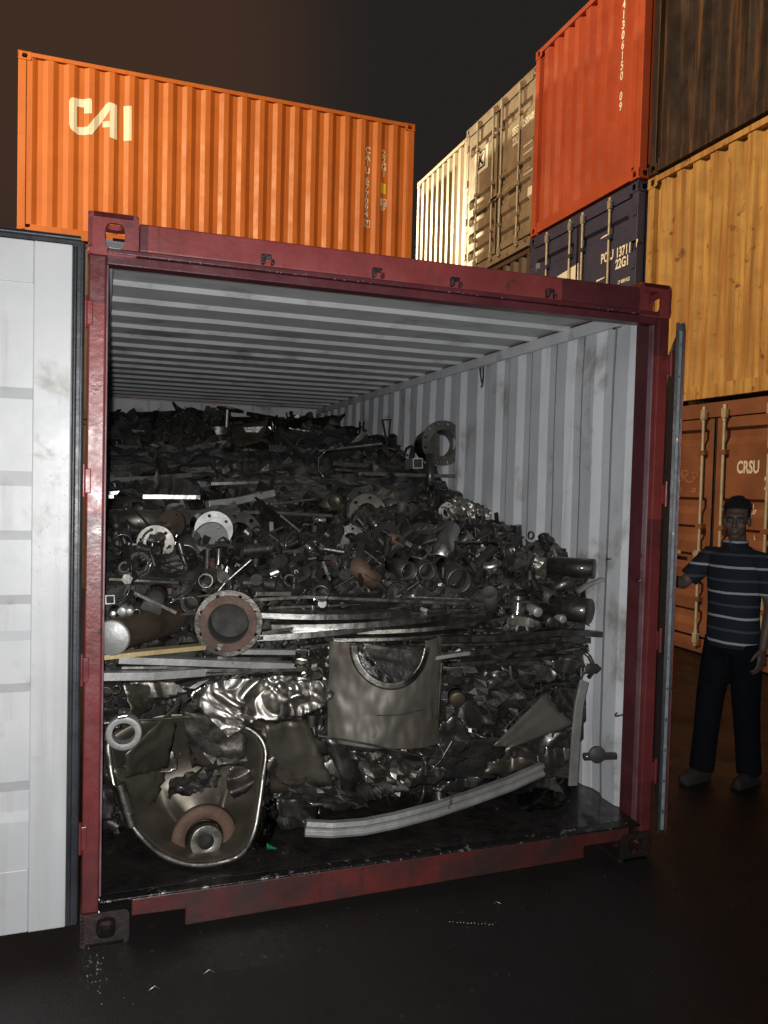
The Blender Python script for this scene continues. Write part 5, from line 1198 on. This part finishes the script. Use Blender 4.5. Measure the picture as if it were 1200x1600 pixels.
# arms. his right arm reaches to the door, his left hangs
sR, eR, wR = Vector((-.185,0,1.375)), Vector((-.30,-.13,1.20)), Vector((-.34,-.38,1.25))
sL, eL, wL = Vector((.185,0,1.375)), Vector((.235,.03,1.10)), Vector((.235,-.04,.87))
for a_, b_, c_ in ((sR, eR, wR), (sL, eL, wL)):
    caps(body, [(a_,.052), (a_.lerp(b_,.5),.046), (b_,.038)]); caps(body, [(b_,.038), (b_.lerp(c_,.35),.038), (c_,.025)])
def hand(w_, d, nrm_, sgn):
    """palm, four bent fingers of different length and a thumb off the side"""
    d = d.normalized(); nrm_ = (nrm_-d*nrm_.dot(d)).normalized(); s = d.cross(nrm_)*sgn
    for k in range(4): caps(body, [(w_+s*(-.024+.016*k)*.6, .013), (w_+d*.085+s*(-.03+.02*k), .0125)], n=10)
    for k, L_ in enumerate((.066, .076, .070, .054)):
        b_ = w_+d*.088+s*(-.030+.0205*k)
        m1 = b_+d*L_*.45+nrm_*.006; m2 = m1+d*L_*.30+nrm_*.016; m3 = m2+d*L_*.16+nrm_*.022
        caps(body, [(b_,.0095), (m1,.0088), (m2,.0082), (m3,.0072)], n=8)
    t0 = w_+d*.022-s*.030; t1 = t0+d*.030-s*.028+nrm_*.010; t2 = t1+d*.030-s*.010+nrm_*.012
    caps(body, [(t0,.014), (t1,.0115), (t2,.009)], n=8)
hand(wR, Vector((-.15,-1,.10)), Vector((-.6,.0,-.8)), 1)
hand(wL, Vector((.02,-.2,-1)), Vector((-1,0,0)), 1)
# legs and feet
for s_, fx, fy in ((-1,-.105,-.13), (1,.095,.09)):
    hip, kn, an = Vector((s_*.088,0,.88)), Vector((s_*.088+(fx-s_*.088)*.55, fy*.5-.015,.50)), Vector((fx,fy,.085))
    caps(body, [(hip,.085), (hip.lerp(kn,.5),.072), (kn,.054)]); caps(body, [(kn,.054), (kn.lerp(an,.35),.052), (an,.034)])
    caps(body, [((fx,fy+.03,.045),.036), ((fx+s_*.015,fy-.10,.035),.034), ((fx+s_*.02,fy-.155,.028),.026)])
S_(body); bo = body.build('body', M['skin'], man, fix=False); remesh(bo, .0055, 3, .5)
# polo shirt
sh = MB(); 
rings(sh, [(0,0,.84,.176,.130),(0,0,.86,.178,.134),(0,-.004,.95,.176,.132),(0,-.006,1.05,.168,.126),(0,-.01,1.18,.178,.128),(0,-.006,1.30,.192,.128),(0,0,1.385,.180,.108),(0,.004,1.435,.115,.080),(0,0,1.455,.085,.072)])
for a_, b_, f in ((sR, eR, .80), (sL, eL, .72)): 
    e_ = a_.lerp(b_, f); sh.tube([a_.lerp(Vector((0,0,1.36)), .35), a_, a_.lerp(b_, .4), e_], 0, 20, True, None, [.07, .072, .068, .066])
S_(sh); so = sh.build('polo_shirt', M['shirt'], man, fix=False); remesh(so, .007, 2, .5)
cl = MB(); cl.revolve([(.066,1.435),(.074,1.43),(.070,1.485),(.062,1.49)], 26, None, True, True, arc=PI*1.86) 
cl.v = [(x*math.cos(-1.35)-y*math.sin(-1.35), x*math.sin(-1.35)+y*math.cos(-1.35), z) for x, y, z in cl.v]
for s_ in (-1, 1): cl.add([(s_*.006,-.080,1.475),(s_*.05,-.062,1.485),(s_*.058,-.082,1.43),(s_*.022,-.112,1.405)], [(0,1,2,3)])
S_(cl); o = cl.build('collar', M['shirt'], so); s = o.modifiers.new('s', 'SOLIDIFY'); s.thickness = .004
# trousers
tr = MB(); rings(tr, [(0,0,.80,.165,.118),(0,0,.90,.166,.120),(0,0,.945,.160,.116)])
for s_, fx, fy in ((-1,-.105,-.13), (1,.095,.09)):
    hip, kn, an = Vector((s_*.088,0,.88)), Vector((s_*.088+(fx-s_*.088)*.55, fy*.5-.015,.50)), Vector((fx,fy,.07))
    tr.tube([hip, hip.lerp(kn,.5), kn, kn.lerp(an,.5), an], 0, 22, True, None, [.100, .098, .086, .078, .078])
S_(tr); o = tr.build('trousers', M['trousers'], man, fix=False); remesh(o, .008, 3, .5)
# shoes
for s_, fx, fy in ((-1,-.105,-.13), (1,.095,.09)):
    m = MB(); caps(m, [((fx,fy+.045,.040),.040), ((fx+s_*.012,fy-.06,.042),.046), ((fx+s_*.02,fy-.15,.034),.036)]); m.box((fx-.04+s_*.01,fy-.17,.0),(fx+.04+s_*.01,fy+.07,.022))
    S_(m); o = m.build('shoe', M['shoe'], man, fix=False); remesh(o, .006, 3, .5)
# hair, short beard shade, eyes
hr = MB(); ell(hr, (0,.020,.062), (.081,.098,.092), HM, 24, 16)
hr.v = [v for v in hr.v]
keep = []; HMi = HM.inverted()
for f in hr.f:
    c_ = sum((HMi @ Vector(hr.v[i]) for i in f), Vector())/len(f)
    if not (c_.z < .085 and c_.y < -.035) and not (c_.z < .02 and c_.y < .03): keep.append(f)
hr.f = keep; hr.sm = [True]*len(keep)
rh = random.Random(5)
for _ in range(900):   # tufts
    a, e_ = rh.uniform(0, 2*PI), rh.uniform(.15, 1.5); v = Vector((math.cos(a)*math.cos(e_), math.sin(a)*math.cos(e_), math.sin(e_)))
    p = Vector((v.x*.081, .020+v.y*.098, .062+v.z*.092))
    if p.y < -.03 and p.z < .088: continue
    q = p+v*rh.uniform(.002, .007)+Vector((rh.uniform(-.01,.01), rh.uniform(-.01,.01), 0))
    hr.tube([HM @ (p-v*.004), HM @ q], 0, 5, True, None, [.006, .0015])
S_(hr); hr.build('hair', M['hair'], man, fix=False)
for s_ in (-1, 1):
    m = MB(); ell(m, (s_*.030,-.080,.008), (.0125,.0125,.0105), HM); S_(m); eo = m.build('eye', M['eye'], man)
    m = MB(); ell(m, (s_*.030,-.0885,.008), (.0058,.0052,.0058), HM); S_(m); m.build('iris', M['iris'], eo)
    m = MB(); caps(m, [((s_*.046,-.086,.027),.003), ((s_*.030,-.096,.032),.0038), ((s_*.015,-.097,.029),.003)], HM, 8); S_(m); m.build('eyebrow', M['hair'], man)

# ------------------------------------------------------------ small litter on the wet ground
rl = random.Random(3)
for k, (px, py, lb) in enumerate(((232, 1548, 'bent sliver of metal on the wet ground, left of centre'), (318, 1522, 'small curl of wire on the wet ground below the rust red sill'), (770, 1414, 'tiny chip of metal on the ground below the middle of the sill'))):
    q = at_z(px, py, .004); m = MB(); m.tube([q, q+Vector((.02,.01,.006)), q+Vector((.035,-.004,.002))], .002, 6); thing1('metal_sliver', m, 'bright', lb, 'metal scrap')
q0 = at_z(703, 1441, .004); q1 = at_z(770, 1445, .004); ch = MB()
for k in range(13):
    c_ = q0.lerp(q1, k/12)+Vector((0, .003*math.sin(k*2.1), .002)); ell(ch, c_, (.0045,.0035,.0025), None, 8, 6)
tag(ch.build('bead_chain', M['bright']), 'short row of shiny beads lying on the wet ground in front', 'chain')
grit = MB(); 
for _ in range(500):
    x, y = rl.uniform(-2.6, 2.6), rl.uniform(-2.2, .0)
    s_ = rl.uniform(.0015, .006); ell(grit, (x, y, .001), (s_, s_*rl.uniform(.6,1), s_*.6), None, 6, 4)
tag(grit.build('grit', M['ground'], fix=False), kind='stuff')
